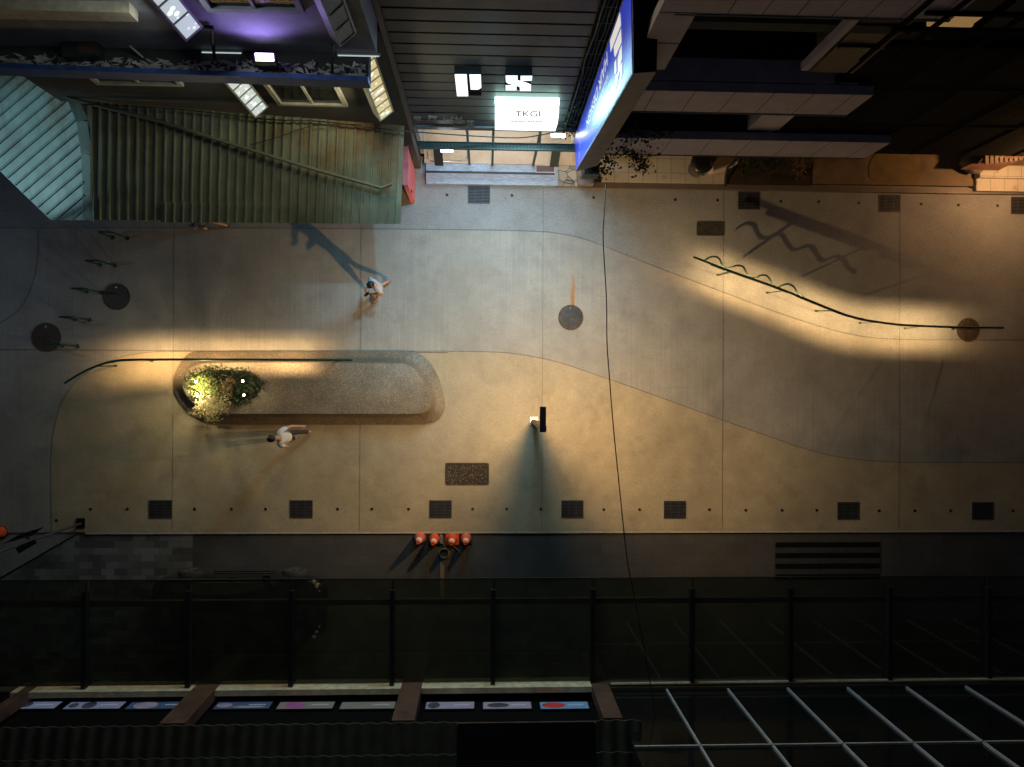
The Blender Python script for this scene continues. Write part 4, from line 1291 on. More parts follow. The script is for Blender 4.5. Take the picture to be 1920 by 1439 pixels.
# gutter tray in front
t = thing('gutter_tray', 'dark green perforated gutter tray hung across the shop entrance', 'gutter', V((0, 5.8, 2.7)))
a = P(783, 272, 2.75); b = P(1082, 270, 2.75)
m = MB(); m.box((a.x, a.y - .07, 2.7), (b.x, a.y + .07, 2.72)); m.box((a.x, a.y - .09, 2.7), (b.x, a.y - .07, 2.80)); m.box((a.x, a.y + .07, 2.7), (b.x, a.y + .085, 2.78))
m.build('trough', M['tray'], t)
m = MB()
for k in range(46):
    x = a.x + (b.x - a.x) * (k + .5) / 46; m.box((x - .018, a.y - .05, 2.7205), (x + .018, a.y + .05, 2.735))
m.build('slats', M['black'], t)
for px in (878, 925, 1013):
    q = P(px, 255, 2.8); m = MB(); m.beam((q.x, a.y, 2.76), (q.x, YF - .07, 2.86), .03, .03); m.build('bracket', M['tray'], t)
# lit lamps under the tray
for px, w, lb in ((838, .16, 'small bright white lamp under the left end of the gutter tray'), (1046, .18, 'small bright white lamp by the right end of the gutter tray')):
    q = P(px, 283 if px < 900 else 256, 2.4); t = thing('shop_lamp', lb, 'lamp', q, 'small lamps at the shop entrance')
    m = MB(); m.box((q.x - w, q.y - .05, 2.40), (q.x + w, q.y + .05, 2.44)); m.build('housing', M['black'], t)
    m = MB(); m.box((q.x - w + .01, q.y - .045, 2.4405), (q.x + w - .01, q.y + .045, 2.455)); m.build('diffuser', M['whitelamp'], t)
    area('shop_lamp_beam', (q.x, q.y - .1, 2.38), w * 1.6, .08, 9, (.75, .88, 1), R(170), (0, 0, 0), t)
# boards and metal frame on the step
for px, py, w, d, mt_, lb in ((822, 289, .12, .09, M['black'], 'black menu board standing in the shop entrance'), (1041, 291, .12, .09, M['tray'], 'dark green board by the right side of the shop entrance')):
    q = P(px, py, .5); t = thing('menu_board', lb, 'board', V((q.x, q.y, .15)), 'boards at the shop entrance')
    m = MB(); m.hexa([V((q.x - w, q.y - .22, .16)), V((q.x + w, q.y - .22, .16)), V((q.x + w, q.y - .19, .16)), V((q.x - w, q.y - .19, .16)), V((q.x - w, q.y + .02, .85)), V((q.x + w, q.y + .02, .85)), V((q.x + w, q.y + .05, .85)), V((q.x - w, q.y + .05, .85))]); m.build('panel', mt_, t)
    m = MB(); m.beam((q.x, q.y + .03, .8), (q.x, q.y + .26, .16), .03, .02); m.build('strut', M['black'], t)
q = [P(801, 262, .9), P(803, 296, .2), P(812, 303, .17), P(868, 302, .17), P(876, 296, .2), P(877, 262, .9)]
m = MB(); m.tube(smooth_curve(q, 4), .02, 8)
tag(m.build('metal_barrier', M['steel']), 'bent steel tube barrier standing in the shop entrance', 'barrier')
a, b = P(1004, 309, .152), P(1041, 325, .152)
t = thing('door_mat', 'grey brown door mat with pale border on the slate step', 'door mat', V(((a.x + b.x) / 2, (a.y + b.y) / 2, .15)))
m = MB(); m.box((a.x, b.y, .151), (b.x, a.y, .160)); m.build('border', M['grey_panel'], t)
m = MB(); m.box((a.x + .03, b.y + .03, .1605), (b.x - .03, a.y - .03, .165)); m.build('pile', M['brownpost'], t)

# signs on the cladding
yS = 5.93
def face(pts, y): return [PY(px, py, y) for px, py in pts]
def box_logo(px0, px1, pyt, pyb, label, polys, ypl):
    a = PY(px0, pyt, ypl); b = PY(px1, pyb, ypl)
    t = thing('logo_box', label, 'lit logo', V(((a.x + b.x) / 2, ypl, b.z)), 'white lit logo boxes on the dark cladding')
    m = MB(); m.box((a.x, ypl + .012, min(a.z, b.z)), (PY(px1, pyt, ypl).x, YF - .05, a.z)); m.build('box', M['blackm'], t)
    m = MB()
    for pg_ in polys:
        m.slab(face(pg_, ypl), (0, .01, 0))
    m.build('lit_mark', M['logowhite'], t)
    area('logo_beam', ((a.x + b.x) / 2, ypl - .02, (a.z + b.z) / 2), .45, .8, 22, (.6, .86, 1), R(180), (R(-90), 0, 0), t)
box_logo(852, 902, 140, 181, 'white lit logo of two upright blocks, the left one longer', [[(852.5, 140.5), (875, 140.5), (878, 181), (857, 181)], [(880, 141), (901.5, 141), (902.5, 165), (897, 168.5), (882.5, 168.5)]], 5.93)
box_logo(948, 998, 142, 171, 'white lit logo shaped like a blocky letter S', [[(948, 143), (970.5, 143), (970.5, 151.5), (984, 155), (995.5, 159.5), (995.5, 171), (975, 171), (974.5, 164), (969, 161.5), (953, 157.5), (948.5, 154)], [(976, 143.5), (998, 143.5), (997, 152), (976, 152)], [(948, 161), (968.5, 161.5), (968.5, 170), (948, 170)]], 5.93)
pts = [(928, 196), (1048.5, 198), (1048, 214), (1045.5, 232), (1041, 246.5), (928, 244)]
t = thing('white_sign', 'large glowing white rectangular sign above the shop entrance', 'lit sign', PY(988, 246, yS))
m = MB(); m.slab(face(pts, yS + .012), (0, .16, 0)); m.build('sign_box', M['glowbox'], t)
m = MB(); m.slab(face(pts, yS), (0, .01, 0)); m.build('lit_face', M['signwhite'], t)
def flat_text(body, px0, px1, py0, py1, y, mat, name, parent):
    vs, fs, ar = text_mesh(body)
    tl, br_ = PY(px0, py0, y), PY(px1, py1, y); tr_, bl = PY(px1, py0, y), PY(px0, py1, y)
    m = MB(); m.add([bl.lerp(br_, u).lerp(tl.lerp(tr_, u), v) for u, v in vs], fs); return m.build(name, mat, parent)
flat_text('TKGI', 966, 1013, 208.5, 219, yS - .006, M['blackm'], 'lettering', t)
m = MB()
for k in range(22):
    px = 957 + k * 2.75 + random.uniform(-.5, .5); m.slab(face([(px, 227.4), (px + 1.6, 227.4), (px + 1.6, 230), (px, 230)], yS - .006), (0, .003, 0))
m.build('small_lettering', M['fascia'], t)
area('sign_beam', PY(986, 221, yS - .03), 1.40, 1.5, 270, (.36, .78, 1.0), R(180), (R(-90), 0, 0), t)
# wire letters above the fascia
def glyph(m, px, py, w, h, y, s):
    rnd = random.Random(s)
    def bar(a, b): m.beam(PY(px + a[0] * w, py + a[1] * h, y), PY(px + b[0] * w, py + b[1] * h, y), .022, .022, (0, 1, 0))
    for _ in range(3):
        v = rnd.random(); bar((0.05, v), (.95, v))
    for _ in range(3):
        u = rnd.random(); bar((u, rnd.uniform(0, .3)), (u + rnd.uniform(-.15, .15), rnd.uniform(.6, 1)))
for i, (px, w) in enumerate(((775, 15), (802, 18), (832, 16), (852, 16), (857, 15), (875, 15))):
    t_m = MB(); glyph(t_m, px, 218 if i not in (4, 5) else 226, w, 9, YF - .10, i + 3)
    lb = ['dim leftmost metal sign character above the shop fascia', 'second metal sign character from the left above the fascia', 'third metal sign character above the shop fascia', 'bright metal sign character above the lower row, below the left logo', 'lower metal sign character just left of the last one', 'last metal sign character, nearest the white sign'][i]
    tag(t_m.build('sign_character', M['brass']), lb, 'sign character', 'metal characters above the shop fascia')

# ------------------------------------------------------------------ blue blade sign
TS, TWp = P(1188, 138, 8.2), P(1186, -49, 9.6); BS, BW = P(1080, 322, 2.8), P(1077, 261, 2.6)
RTS = P(1231, 135, 8.2); RBS = P(1120, 311, 2.8)
RTW = TWp + (RTS - TS); RBW = BW + (RBS - BS)
def bs(s, tt): return TWp.lerp(TS, s).lerp(BW.lerp(BS, s), tt)      # s 0 wall..1 street, t 0 top..1 bottom
t = thing('blade_sign', 'tall blue lit blade sign with white logo and lettering', 'blade sign', (BS + RBW) / 2)
m = MB(); m.hexa([BW, BS, RBS, RBW, TWp, TS, RTS, RTW]); 
m.f = [f for i, f in enumerate(m.f)]; m.build('cabinet', M['signgrey'], t)
nrm = (TS - TWp).cross(BS - TS).normalized()
if nrm.x > 0: nrm = -nrm
def on(s, tt, d): return bs(s, tt) + nrm * d
def grid_face(s0, s1, t0, t1, d, n=8):
    vs = [on(s0 + (s1 - s0) * i / n, t0 + (t1 - t0) * j / n, d) for j in range(n + 1) for i in range(n + 1)]
    return vs, [(j * (n + 1) + i, j * (n + 1) + i + 1, (j + 1) * (n + 1) + i + 1, (j + 1) * (n + 1) + i) for j in range(n) for i in range(n)]
m = MB(); m.add(*grid_face(.03, .97, .01, .99, .014)); m.build('blue_face', M['bluesign'], t)
m = MB()
for s0, s1, t0, t1 in ((0, .03, 0, 1), (.97, 1, 0, 1)):
    m.add(*grid_face(s0, s1, t0, t1, .018, 4))
m.build('face_trim', M['fascia'], t)
m = MB(); 
up_ = V((0, 0, .012)); m.hexa([TWp + up_ * .2, TS + up_ * .2, RTS + up_ * .2, RTW + up_ * .2, TWp + up_, TS + up_, RTS + up_, RTW + up_]); m.build('top_cover', M['blackm'], t)
# logo bars and letters in the frame of the face: convert picture points to face coordinates
def inv(px, py):
    # solve for (s,t) of the face seen at this pixel
    d = ray(px, py); best = None
    s, tt = .5, .5
    for _ in range(40):
        def err(s, tt):
            v = bs(s, tt) - CAM; k = v.dot(d) / d.dot(d); return v - d * k
        e0 = err(s, tt); h = 1e-3
        a = (err(s + h, tt) - e0) / h; b = (err(s, tt + h) - e0) / h
        aa, ab, bb = a.dot(a), a.dot(b), b.dot(b); ra, rb = -a.dot(e0), -b.dot(e0)
        det = aa * bb - ab * ab
        s += (ra * bb - rb * ab) / det; tt += (aa * rb - ab * ra) / det
    return s, tt
m = MB()
z8 = lambda x, y: (1060 + x / 8.0, 20 + y / 8.0)
for pl_ in ([(838, 15), (852, 210), (695, 625), (685, 450)], [(852, 260), (860, 470), (765, 695), (748, 660), (742, 540)], [(862, 505), (868, 700), (770, 1195), (757, 1170), (762, 980), (805, 920), (800, 720), (830, 590)], [(780, 715), (786, 900), (765, 955), (752, 940), (750, 780)], [(870, 760), (872, 960), (836, 1030), (830, 850)]):
    st_ = [inv(*z8(*q)) for q in pl_]; m.add([on(s, tt, .022) for s, tt in st_], [tuple(range(len(st_)))])
m.build('white_logo', M['letterglow'], t)
def face_text(body, p_start, p_end, width_px_dir, name, mat, flip=False):
    """text running from p_start to p_end (picture points of the wall-side edge of the letters); width toward the street"""
    s0, t0 = inv(*p_start); s1, t1 = inv(*p_end); s2, t2 = inv(*width_px_dir)
    ds = s2 - s0
    vs, fs, ar = text_mesh(body)
    m = MB(); m.add([on(s0 + (s1 - s0) * u + ds * v, t0 + (t1 - t0) * u, .022) for u, v in vs], fs)
    return m.build(name, mat, t)
face_text('HAIR DESIGN', z8(640, 600), (1101.5, 226), z8(655, 800), 'lettering', M['letterglow'])
face_text('MONCELL CUT AND PERM', z8(655, 920), (1114, 222), z8(662, 985), 'small_lettering', M['letterglow'])
face_text('0933 851 8851', (1090, 232), (1087, 300), (1093, 232), 'number_lettering', M['letterglow'])
face_text('CO', z8(728, 1150), z8(712, 1280), z8(745, 1165), 'small_lettering', M['letterglow'])
# black speaker-like camera housing under the sign
q = P(1106, 323, 1.9)
t = thing('dome_camera', 'black dome camera housing under the blue sign', 'camera', q)
m = MB(); m.box((q.x - .2, q.y - .14, 1.75), (q.x + .2, q.y + .26, 2.2)); m.build('housing', M['black'], t, bevel=.02)
m = MB(); m.lathe([(.10, 0), (.10, .02), (.085, .06), (.05, .09), (.01, .10)], V((q.x - .02, q.y + .03, 2.2)), 20); m.build('dome', M['glassdark'], t)
q = P(1098, 340, .3)
t = thing('floor_lamp_box', 'pale box with black rim on the floor below the blue sign', 'box', V((q.x, q.y, .13)))
m = MB(); m.box((q.x - .22, q.y - .12, .135), (q.x + .22, q.y + .14, .40)); m.build('box_body', M['fascia'], t, bevel=.02)
m = MB(); m.box((q.x - .2, q.y - .125, .14), (q.x + .2, q.y - .12, .19)); m.build('rim', M['black'], t)
q = P(1090, 330, 0)
m = MB(); m.box((q.x - .16, q.y - .14, .0), (q.x + .06, q.y + .5, 1.7)); tag(m.build('stone_pier', M['plaster'], bevel=.02), 'pale stone pier between the shop step and the blue sign', 'pier')
# bare trunk beside the entrance
m = MB(); m.tube(smooth_curve([P(1079, 300, .15), P(1078, 285, .9), P(1076, 262, 1.9), P(1078, 245, 2.6)], 5), [.09, .085, .08, .08, .08, .08, .075, .075, .07, .07, .07, .065, .065, .06, .06, .06], 9)
tk = m
tag(tk.build('bare_trunk', M['cream']), 'pale bare tree trunk standing between the entrance and the blue sign', 'tree trunk')

# red wall panel
t = thing('red_side_panel', 'red upright panel standing at the left side of the shop entrance', 'panel', V((-2.05, 5.08, 0)))
m = MB(); m.box((-2.12, 5.08, .012), (-2.0, 6.04, 1.85)); m.build('panel_body', M['red'], t, bevel=.01)
m = MB(); m.box((-2.13, 5.06, 1.851), (-1.985, 6.05, 1.875)); m.build('top_trim', M['red'], t)
m = MB(); m.box((-1.998, 5.12, .9), (-1.975, 5.16, 1.1)); m.build('handle', M['black'], t)

# floodlight high on the cladding, above the frame
fx, fy, fz = .25, 5.75, 10.4
t = thing('facade_floodlight', 'cool white floodlight high on the dark cladding', 'floodlight', V((fx, fy, fz)))
m = MB(); m.box((fx - .2, fy - .06, fz), (fx + .2, fy + .12, fz + .22)); m.build('housing', M['black'], t, bevel=.01)
m = MB(); m.box((fx - .17, fy - .05, fz - .012), (fx + .17, fy + .09, fz - .001)); m.build('lens', M['whitelamp'], t)
m = MB(); m.box((fx - .03, fy + .12, fz + .08), (fx + .03, YF - .01, fz + .14)); m.build('bracket', M['black'], t)
L = bpy.data.lights.new('flood_beam', 'SPOT'); L.energy = 1650; L.color = (.34, .77, 1.0); L.spot_size = R(56); L.spot_blend = .95; L.shadow_soft_size = .08
lo = bpy.data.objects.new('flood_beam', L); COL.objects.link(lo); lo.parent = t; lo.location = (0, -.02, -.05)
lo.rotation_euler = (V((-.5, 2.9, 0)) - V((fx, fy, fz))).to_track_quat('-Z', 'Y').to_euler()

t = bpy.data.objects['clad_shop_building']
m = MB(); m.box((1.80, YF - .06, zb0 + .1), (2.30, YF - .021, 11.2)); m.build('side_strip', M['blackm'], t)  # flat black strip standing slightly proud of the planks
m = MB(); rc = random.Random(5)
for k in range(5):
    x = 1.84 + k * .075
    m.tube([(x + rc.uniform(-.02, .02), YF - .09, 2.95 + q * .55) if q else (x, YF - .09, 2.95) for q in range(15)], rc.choice((.008, .011, .015)), 5)
for k in range(14):
    z = 3.2 + k * .55; m.beam((1.80, YF - .085, z), (2.16, YF - .085, z + rc.uniform(-.04, .04)), .012, .02)
tag(m.build('wall_cables', M['rubber']), 'dark cables clipped in a strip between the cladding and the blue sign', 'cables')
m = MB()
for k in range(90):
    z = rc.uniform(2.9, 6.5); m.leaf(V((rc.uniform(1.78, 2.05), YF - rc.uniform(.10, .2), z)), rc.uniform(.06, .11), rc.uniform(.03, .05))
tag(m.build('creeper', M['leafivy']), 'sparse dark creeper climbing the cables left of the blue sign', 'creeper')
# ivy on the right of the blue sign
b0 = P(1130, 320, .15)
t = thing('ivy_vine', 'dark leafy vine hanging from behind the blue sign', 'vine', b0)
ml = MB(); mt = MB()
cl = [(1135, 310, 2.0), (1128, 322, 1.6), (1140, 300, 2.2), (1170, 278, 3.4), (1185, 285, 3.2), (1196, 292, 3.0), (1201, 308, 2.7), (1205, 318, 2.4), (1160, 270, 3.5), (1150, 262, 3.7), (1210, 272, 3.3), (1216, 285, 3.1), (1228, 270, 3.4), (1180, 262, 3.9), (1200, 255, 4.1), (1165, 255, 4.0), (1140, 285, 2.9), (1225, 255, 4.1), (1240, 248, 4.2), (1195, 240, 4.5), (1175, 238, 4.4)]
prev = P(1140, 300, 2.2)
for i, (px, py, z) in enumerate(cl):
    q = P(px, py, z)
    mt.tube(smooth_curve([prev, prev.lerp(q, .5) + V((0, 0, -.08)), q], 4), .008, 5); prev = q if i % 3 else prev
    for k in range(40):
        ml.leaf(q + V((random.gauss(0, .13), random.gauss(0, .10), random.gauss(0, .14))), random.uniform(.07, .12), random.uniform(.04, .065))
mt.build('stems', M['twig'], t); ml.build('foliage', M['leafivy'], t)

# ------------------------------------------------------------------ left old building with awning
t = thing('old_building', 'old grey building above the corrugated awning with purple lit wall', 'building', V((-6, 6.2, 0)))
xr_ = xl - .11
YL = 6.05
m = MB(); m.box((P(112, 172, 4.4).x, YL, 0), (xr_, YL + .3, 7.75)); m.build('lower_wall', M['darkwall'], t)
m = MB(); m.box((-14, 5.52, 8.05), (xr_, 6.3, 12.5)); m.build('upper_wall', M['plaster'], t)
# floor slab ledge with blue front beam
fa, fb = P(-260, 112, 8.1), P(690, 146, 8.1)
m = MB(); m.slab([V((fa.x, fa.y + .02, 7.8)), V((fb.x, fb.y + .02, 7.8)), V((fb.x, 6.35, 7.8)), V((fa.x, 6.35, 7.8))], (0, 0, .24)); m.build('ledge', M['darkwall'], t)
m = MB(); m.beam(V((fa.x, fa.y - .02, 7.96)), V((fb.x, fb.y - .02, 7.96)), .08, .30); m.build('blue_beam', M['blueb'], t)
# upper window with dark frame, beige band, sills and lower windows
def win(px0, px1, py_top, py_bot, y, fr, gl, name='window'):
    a, b = PY(px0, py_bot, y), PY(px1, py_bot, y); zt2 = PY(px0, py_top, y).z
    m = MB(); f = .09
    m.box((a.x - f, y - .07, a.z - f), (b.x + f, y - .004, a.z)); m.box((a.x - f, y - .07, zt2), (b.x + f, y - .004, zt2 + f))
    m.box((a.x - f, y - .069, a.z), (a.x, y - .004, zt2)); m.box((b.x, y - .069, a.z), (b.x + f, y - .004, zt2)); w = m.build(name, fr, t)
    m = MB(); m.box((a.x, y - .02, a.z), (b.x, y - .006, zt2)); m.build('pane', gl, w)
    m = MB(); m.box(((a.x + b.x) / 2 - .025, y - .05, a.z), ((a.x + b.x) / 2 + .025, y - .021, zt2)); m.build('mullion', fr, w)
win(396, 556, -120, 8, 5.52, M['plaster'], M['glassdark'])
win(186, 330, 100, 150, YL, M['white'], M['glassdark'])
win(528, 642, 120, 190, YL, M['white'], M['glassdark'])
m = MB(); a, b = PY(-40, 25, 5.36), PY(243, 25, 5.36); m.box((-12, 5.36, a.z - .15), (b.x, 5.52, a.z + .12)); m.build('beige_band', M['cream'], t)
# debris on the ledge
m = MB()
for k in range(420):
    px = random.uniform(0, 685); f = random.random()
    q = P(px, 128 + (px / 690) * 17 - 24 * f ** 1.3, 8.06); L = random.uniform(.03, .16); a = random.uniform(0, 6.3)
    dx, dy = L * math.cos(a), L * math.sin(a) * .5; w = random.uniform(.008, .03)
    z = 8.045 + random.uniform(0, .03)
    m.add([(q.x - dx, q.y - dy, z), (q.x - dy * .2 + w, q.y + w, z + .012), (q.x + dx, q.y + dy, z + random.uniform(0, .03)), (q.x - w, q.y - w, z)], [(0, 1, 2, 3)])
M['debris'] = plain('pale_flakes', (.50, .47, .42), .5, var=.7, scale=3)
m.v = [V((v_.x, min(v_.y, 5.49), v_.z)) for v_ in m.v]
tag(m.build('debris', M['debris']), 'pale flakes and rubbish littering the ledge behind the blue beam', 'debris', kind='stuff')
q = P(152, 98, 8.2)
t = thing('discarded_box', 'dull green discarded box lying on the ledge', 'box', V((q.x, q.y, 8.045)))
m = MB(); m.box((q.x - .28, q.y - .10, 8.046), (q.x + .30, q.y + .16, 8.26), R(4)); m.build('box_body', M['tray'], t, bevel=.01)
m = MB(); m.box((q.x - .02, q.y - .05, 8.261), (q.x + .27, q.y + .12, 8.268), R(4)); m.build('label_patch', M['brownpost'], t)
m = MB(); m.tube([P(243, 86, 8.25), P(268, 108, 8.1)], .018, 6); tag(m.build('loose_stick', M['white']), 'pale stick lying across the ledge', 'stick')
m = MB(); m.tube([P(398, 53, 8.9), P(402, 112, 8.1)], .028, 8); m.tube([P(383, 50, 8.95), P(400, 52, 8.92)], .03, 8); tag(m.build('steel_strut', M['black']), 'thin dark steel strut rising from the ledge beside the white lantern', 'strut')
m = MB(); m.tube([P(622, 84, 8.7), P(623, 138, 8.1)], .024, 8); tag(m.build('steel_strut', M['black']), 'thin dark steel strut rising near the unlit lantern panel', 'strut')
# purple floodlight
q = P(495, 107, 8.45)
t = thing('floodlight', 'purple floodlight standing on the ledge aimed at the wall', 'floodlight', V((q.x, q.y, 8.05)))
m = MB(); m.hexa([V((q.x - .15, q.y - .07, 8.12)), V((q.x + .15, q.y - .07, 8.12)), V((q.x + .15, q.y - .01, 8.12)), V((q.x - .15, q.y - .01, 8.12)), V((q.x - .17, q.y - .06, 8.40)), V((q.x + .17, q.y - .06, 8.40)), V((q.x + .17, q.y + .07, 8.44)), V((q.x - .17, q.y + .07, 8.44))]); m.build('housing', M['black'], t)
m = MB(); m.hexa([V((q.x - .145, q.y - .045, 8.405)), V((q.x + .145, q.y - .045, 8.405)), V((q.x + .145, q.y + .06, 8.443)), V((q.x - .145, q.y + .06, 8.443)), V((q.x - .14, q.y - .04, 8.415)), V((q.x + .14, q.y - .04, 8.415)), V((q.x + .14, q.y + .055, 8.452)), V((q.x - .14, q.y + .055, 8.452))]); m.build('lens', M['purple'], t)
m = MB(); m.tube([(q.x - .2, q.y - .03, 8.05), (q.x - .19, q.y - .03, 8.28)], .014, 6); m.tube([(q.x + .2, q.y - .03, 8.05), (q.x + .19, q.y - .03, 8.28)], .014, 6); m.build('bracket', M['black'], t)
L = bpy.data.lights.new('flood_beam', 'SPOT'); L.energy = 28; L.color = (.36, .24, 1.0); L.spot_size = R(150); L.spot_blend = .6; L.shadow_soft_size = .1
lo = bpy.data.objects.new('flood_beam', L); COL.objects.link(lo); lo.parent = t; lo.location = (0, -.16, .50); lo.rotation_euler = (R(180 - 24), 0, 0)

# lantern panels (bay lanterns) on the old building
def lantern(bl, br_, zb, zt3, label, mat, dot, rows, frame, power=0, pcol=(1, 1, 1)):
    """lower corners at picture points; upright box seen from the street"""
    a, b = P(bl[0], bl[1], zb), P(br_[0], br_[1], zb)
    d = (b - a).normalized(); nrm2 = V((d.y, -d.x, 0))     # faces south-east
    back = -nrm2 * .22
    t = thing('wall_lantern', label, 'wall lantern', (a + b) / 2 + back * .5, 'tall lantern panels on the old building')
    up = V((0, 0, zt3 - zb))
    m = MB(); m.hexa([a + back, b + back, b - nrm2 * .012, a - nrm2 * .012, a + back + up, b + back + up, b - nrm2 * .012 + up, a - nrm2 * .012 + up]); m.build('lantern_box', frame, t)
    m = MB(); fw = .035
    W = (b - a).length; hh = zt3 - zb
    def rect(u0, u1, v0, v1, off):
        return [a + d * u0 + V((0, 0, v0)) + nrm2 * off, a + d * u1 + V((0, 0, v0)) + nrm2 * off, a + d * u1 + V((0, 0, v1)) + nrm2 * off, a + d * u0 + V((0, 0, v1)) + nrm2 * off]
    for u0, u1, v0, v1 in ((0, fw, 0, hh), (W - fw, W, 0, hh)):
        m.slab(rect(u0, u1, v0, v1, .015), -nrm2 * .03)
    rh = hh / rows
    for k in range(rows + 1):
        z = min(hh - .03, max(0, k * rh - .015)); m.slab(rect(fw, W - fw, z, z + .03, .014), -nrm2 * .028)
    m.build('frame', frame, t)
    rnd = random.Random(int(bl[0]))
    for k in range(rows):
        m = MB(); m.poly(rect(fw, W - fw, k * rh + .015, (k + 1) * rh - .015, .001)); pn_ = m.build('panel', mat, t)
        m = MB()
        for j in range(4):
            r = rnd.choice((.014, .018, .024, .045)); u = rnd.uniform(fw + r, W - fw - r); v = rnd.uniform(k * rh + r + .02, (k + 1) * rh - r - .02)
            m.poly([a + d * (u + r * math.cos(q)) + V((0, 0, v + r * math.sin(q))) + nrm2 * .004 for q in [2 * PI * i / 16 for i in range(16)]])
        m.build('holes', dot, pn_)
    if power:
        area('lantern_beam', (a + b) / 2 + nrm2 * .03 + up * .5, W * .8, hh * .9, power, pcol, R(170), nrm2.to_track_quat('-Z', 'Y').to_euler() if False else (-nrm2).to_track_quat('Z', 'Y').to_euler(), t)
        if power > 10: area('lantern_beam', a - d * .03 + back * .5 + up * .5, .18, hh * .9, power * .7, pcol, R(175), d.to_track_quat('Z', 'Y').to_euler(), t)  # added side light to brighten awning and wall; this side has no panel
    return t
lantern((348, 78), (380, 50), 9.05, 11.9, 'upper white lit lantern panel with round holes', M['panelwhite'], M['dotlit'], 6, M['fascia'], 26, (.8, .95, 1))
lantern((478, 222), (503, 200), 5.0, 7.7, 'lower white lit lantern panel between awning and blue beam', M['panelwhite'], M['dotlit'], 8, M['fascia'], 30, (.9, .95, .75))
lantern((712, 228), (738, 208), 4.85, 7.7, 'yellow lit lantern panel next to the dark cladding', M['panelyellow'], M['dotlit'], 8, M['cream'], 110, (1, .88, .5))
lantern((637, 88), (668, 60), 8.9, 11.9, 'unlit brown lantern panel right of the purple wall', M['paneldead'], M['dotdead'], 7, M['signgrey'])
# tube lights behind the ledge that rim the wall
for (px, w, lb) in ((415, .32, 'thin glowing tube at the wall foot beside the left strut'), (672, .34, 'thin glowing tube at the wall foot beside the cladding corner')):
    q = P(px, 108 if px < 500 else 112, 8.12); t = thing('tube_light', lb, 'tube light', V((q.x, 5.46, 8.06)), 'tube lights along the ledge')
    m = MB(); m.tube([(q.x - w, 5.455, 8.11), (q.x + w, 5.455, 8.11)], .011, 8); m.build('tube', M['tubelit'], t)
    m = MB(); m.box((q.x - w - .02, 5.478, 8.06), (q.x + w + .02, 5.51, 8.10)); m.build('fitting', M['plaster'], t)

# corrugated awning: right slope
def ribbed(quad, nrib, rib_h, rib_w, name, mat, parent, th=.01):
    """quad TL,TR,BR,BL; ribs run top to bottom"""
    TL, TR, BR, BL = [V(q) for q in quad]; m = MB()
    nrm_ = (TR - TL).cross(BL - TL).normalized()
    if nrm_.z < 0: nrm_ = -nrm_
    us = [0]; hs = [0]
    for k in range(nrib):
        c = (k + .5) / nrib; w = rib_w / nrib
        for du, h in ((-w, 0), (-w * .55, 1), (w * .55, 1), (w, 0)):
            us.append(c + du); hs.append(h * rib_h)
    us.append(1); hs.append(0)
    n = len(us); rows = 6; vs = []
    for j in range(rows + 1):
        v = j / rows
        for u, h in zip(us, hs):
            vs.append(TL.lerp(TR, u).lerp(BL.lerp(BR, u), v) + nrm_ * h)
    fs = [(j * n + i, j * n + i + 1, (j + 1) * n + i + 1, (j + 1) * n + i) for j in range(rows) for i in range(n - 1)]
    m.add(vs, fs)
    return m.build(name, mat, parent)
t = thing('corrugated_awning', 'corrugated green metal awning with rust stains over the upper left pavement', 'awning', V((-6, 5, 3)))
ZA = 3.25
TL, TR, BR, BL = P(164, 190, 4.55), P(758, 236, 4.2), P(751, 419, ZA), P(163, 412, ZA + .02)
ribbed((TL, TR, BR, BL), 35, .05, .13, 'right_sheet', M['sheet'], t)
o1 = V((0, -.03, .05))
e0, e1 = P(302, 379, ZA + .30), P(752, 383, ZA + .30); e2, e3 = P(750, 420, ZA + .06), P(301, 417, ZA + .06)
ribbed((e0, e1, e2, e3), 27, .045, .13, 'eave_sheet', M['sheet'], t)
# left slope (ribs run down to the lower left)
eav = [(-240, 90), (-120, 205), (0, 322), (95, 413)]
kz = (4.35 - 2.95) / 180.6
def lz(px, py):
    d = (px - 95) * .70 + (py - 413) * -.715
    return 2.95 + kz * d
ringp = [(-240, 90), (95, 413), (160, 413), (160, 360), (157, 290), (150, 228), (136, 198), (112, 172), (80, 110), (60, 60), (-60, 0), (-200, -20)]
m = MB(); m.slab([P(x, y, lz(x, y)) for x, y in ringp], (0, 0, -.012)); m.build('left_sheet', M['sheet_lit'], t)
m = MB(); dirx, diry = .763, -.646      # picture direction up the slope
def inside(x, y):
    n = len(ringp); c = False; j = n - 1
    for i in range(n):
        xi, yi = ringp[i]; xj, yj_ = ringp[j]
        if (yi > y) != (yj_ > y) and x < (xj - xi) * (y - yi) / (yj_ - yi) + xi: c = not c
        j = i
    return c
for k in range(-6, 40):
    sx0, sy0 = -200 + k * 14.2, 128.6 + k * 13.75
    seg = [(sx0 + dirx * s, sy0 + diry * s) for s in range(0, 320, 3)]
    seg = [q for q in seg if inside(*q)]
    if len(seg) > 3:
        a, b = seg[0], seg[-1]; A = P(a[0], a[1], lz(*a)) + V((0, 0, .015)); B = P(b[0], b[1], lz(*b)) + V((0, 0, .015))
        m.beam(A, B, .05, .045)
m.build('left_ribs', M['sheet_lit'], t)
m = MB(); hp = [P(x, y, z) for x, y, z in ((140, 190, 4.47), (156, 228, 4.30), (164, 290, 3.99), (167, 360, 3.56), (167, 414, 3.27))]
for a, b in zip(hp[:-1], hp[1:]): m.beam(a + V((0, 0, .03)), b + V((0, 0, .03)), .24, .03)
m.build('hip_flashing', M['sheet_lit'], t)
m = MB()
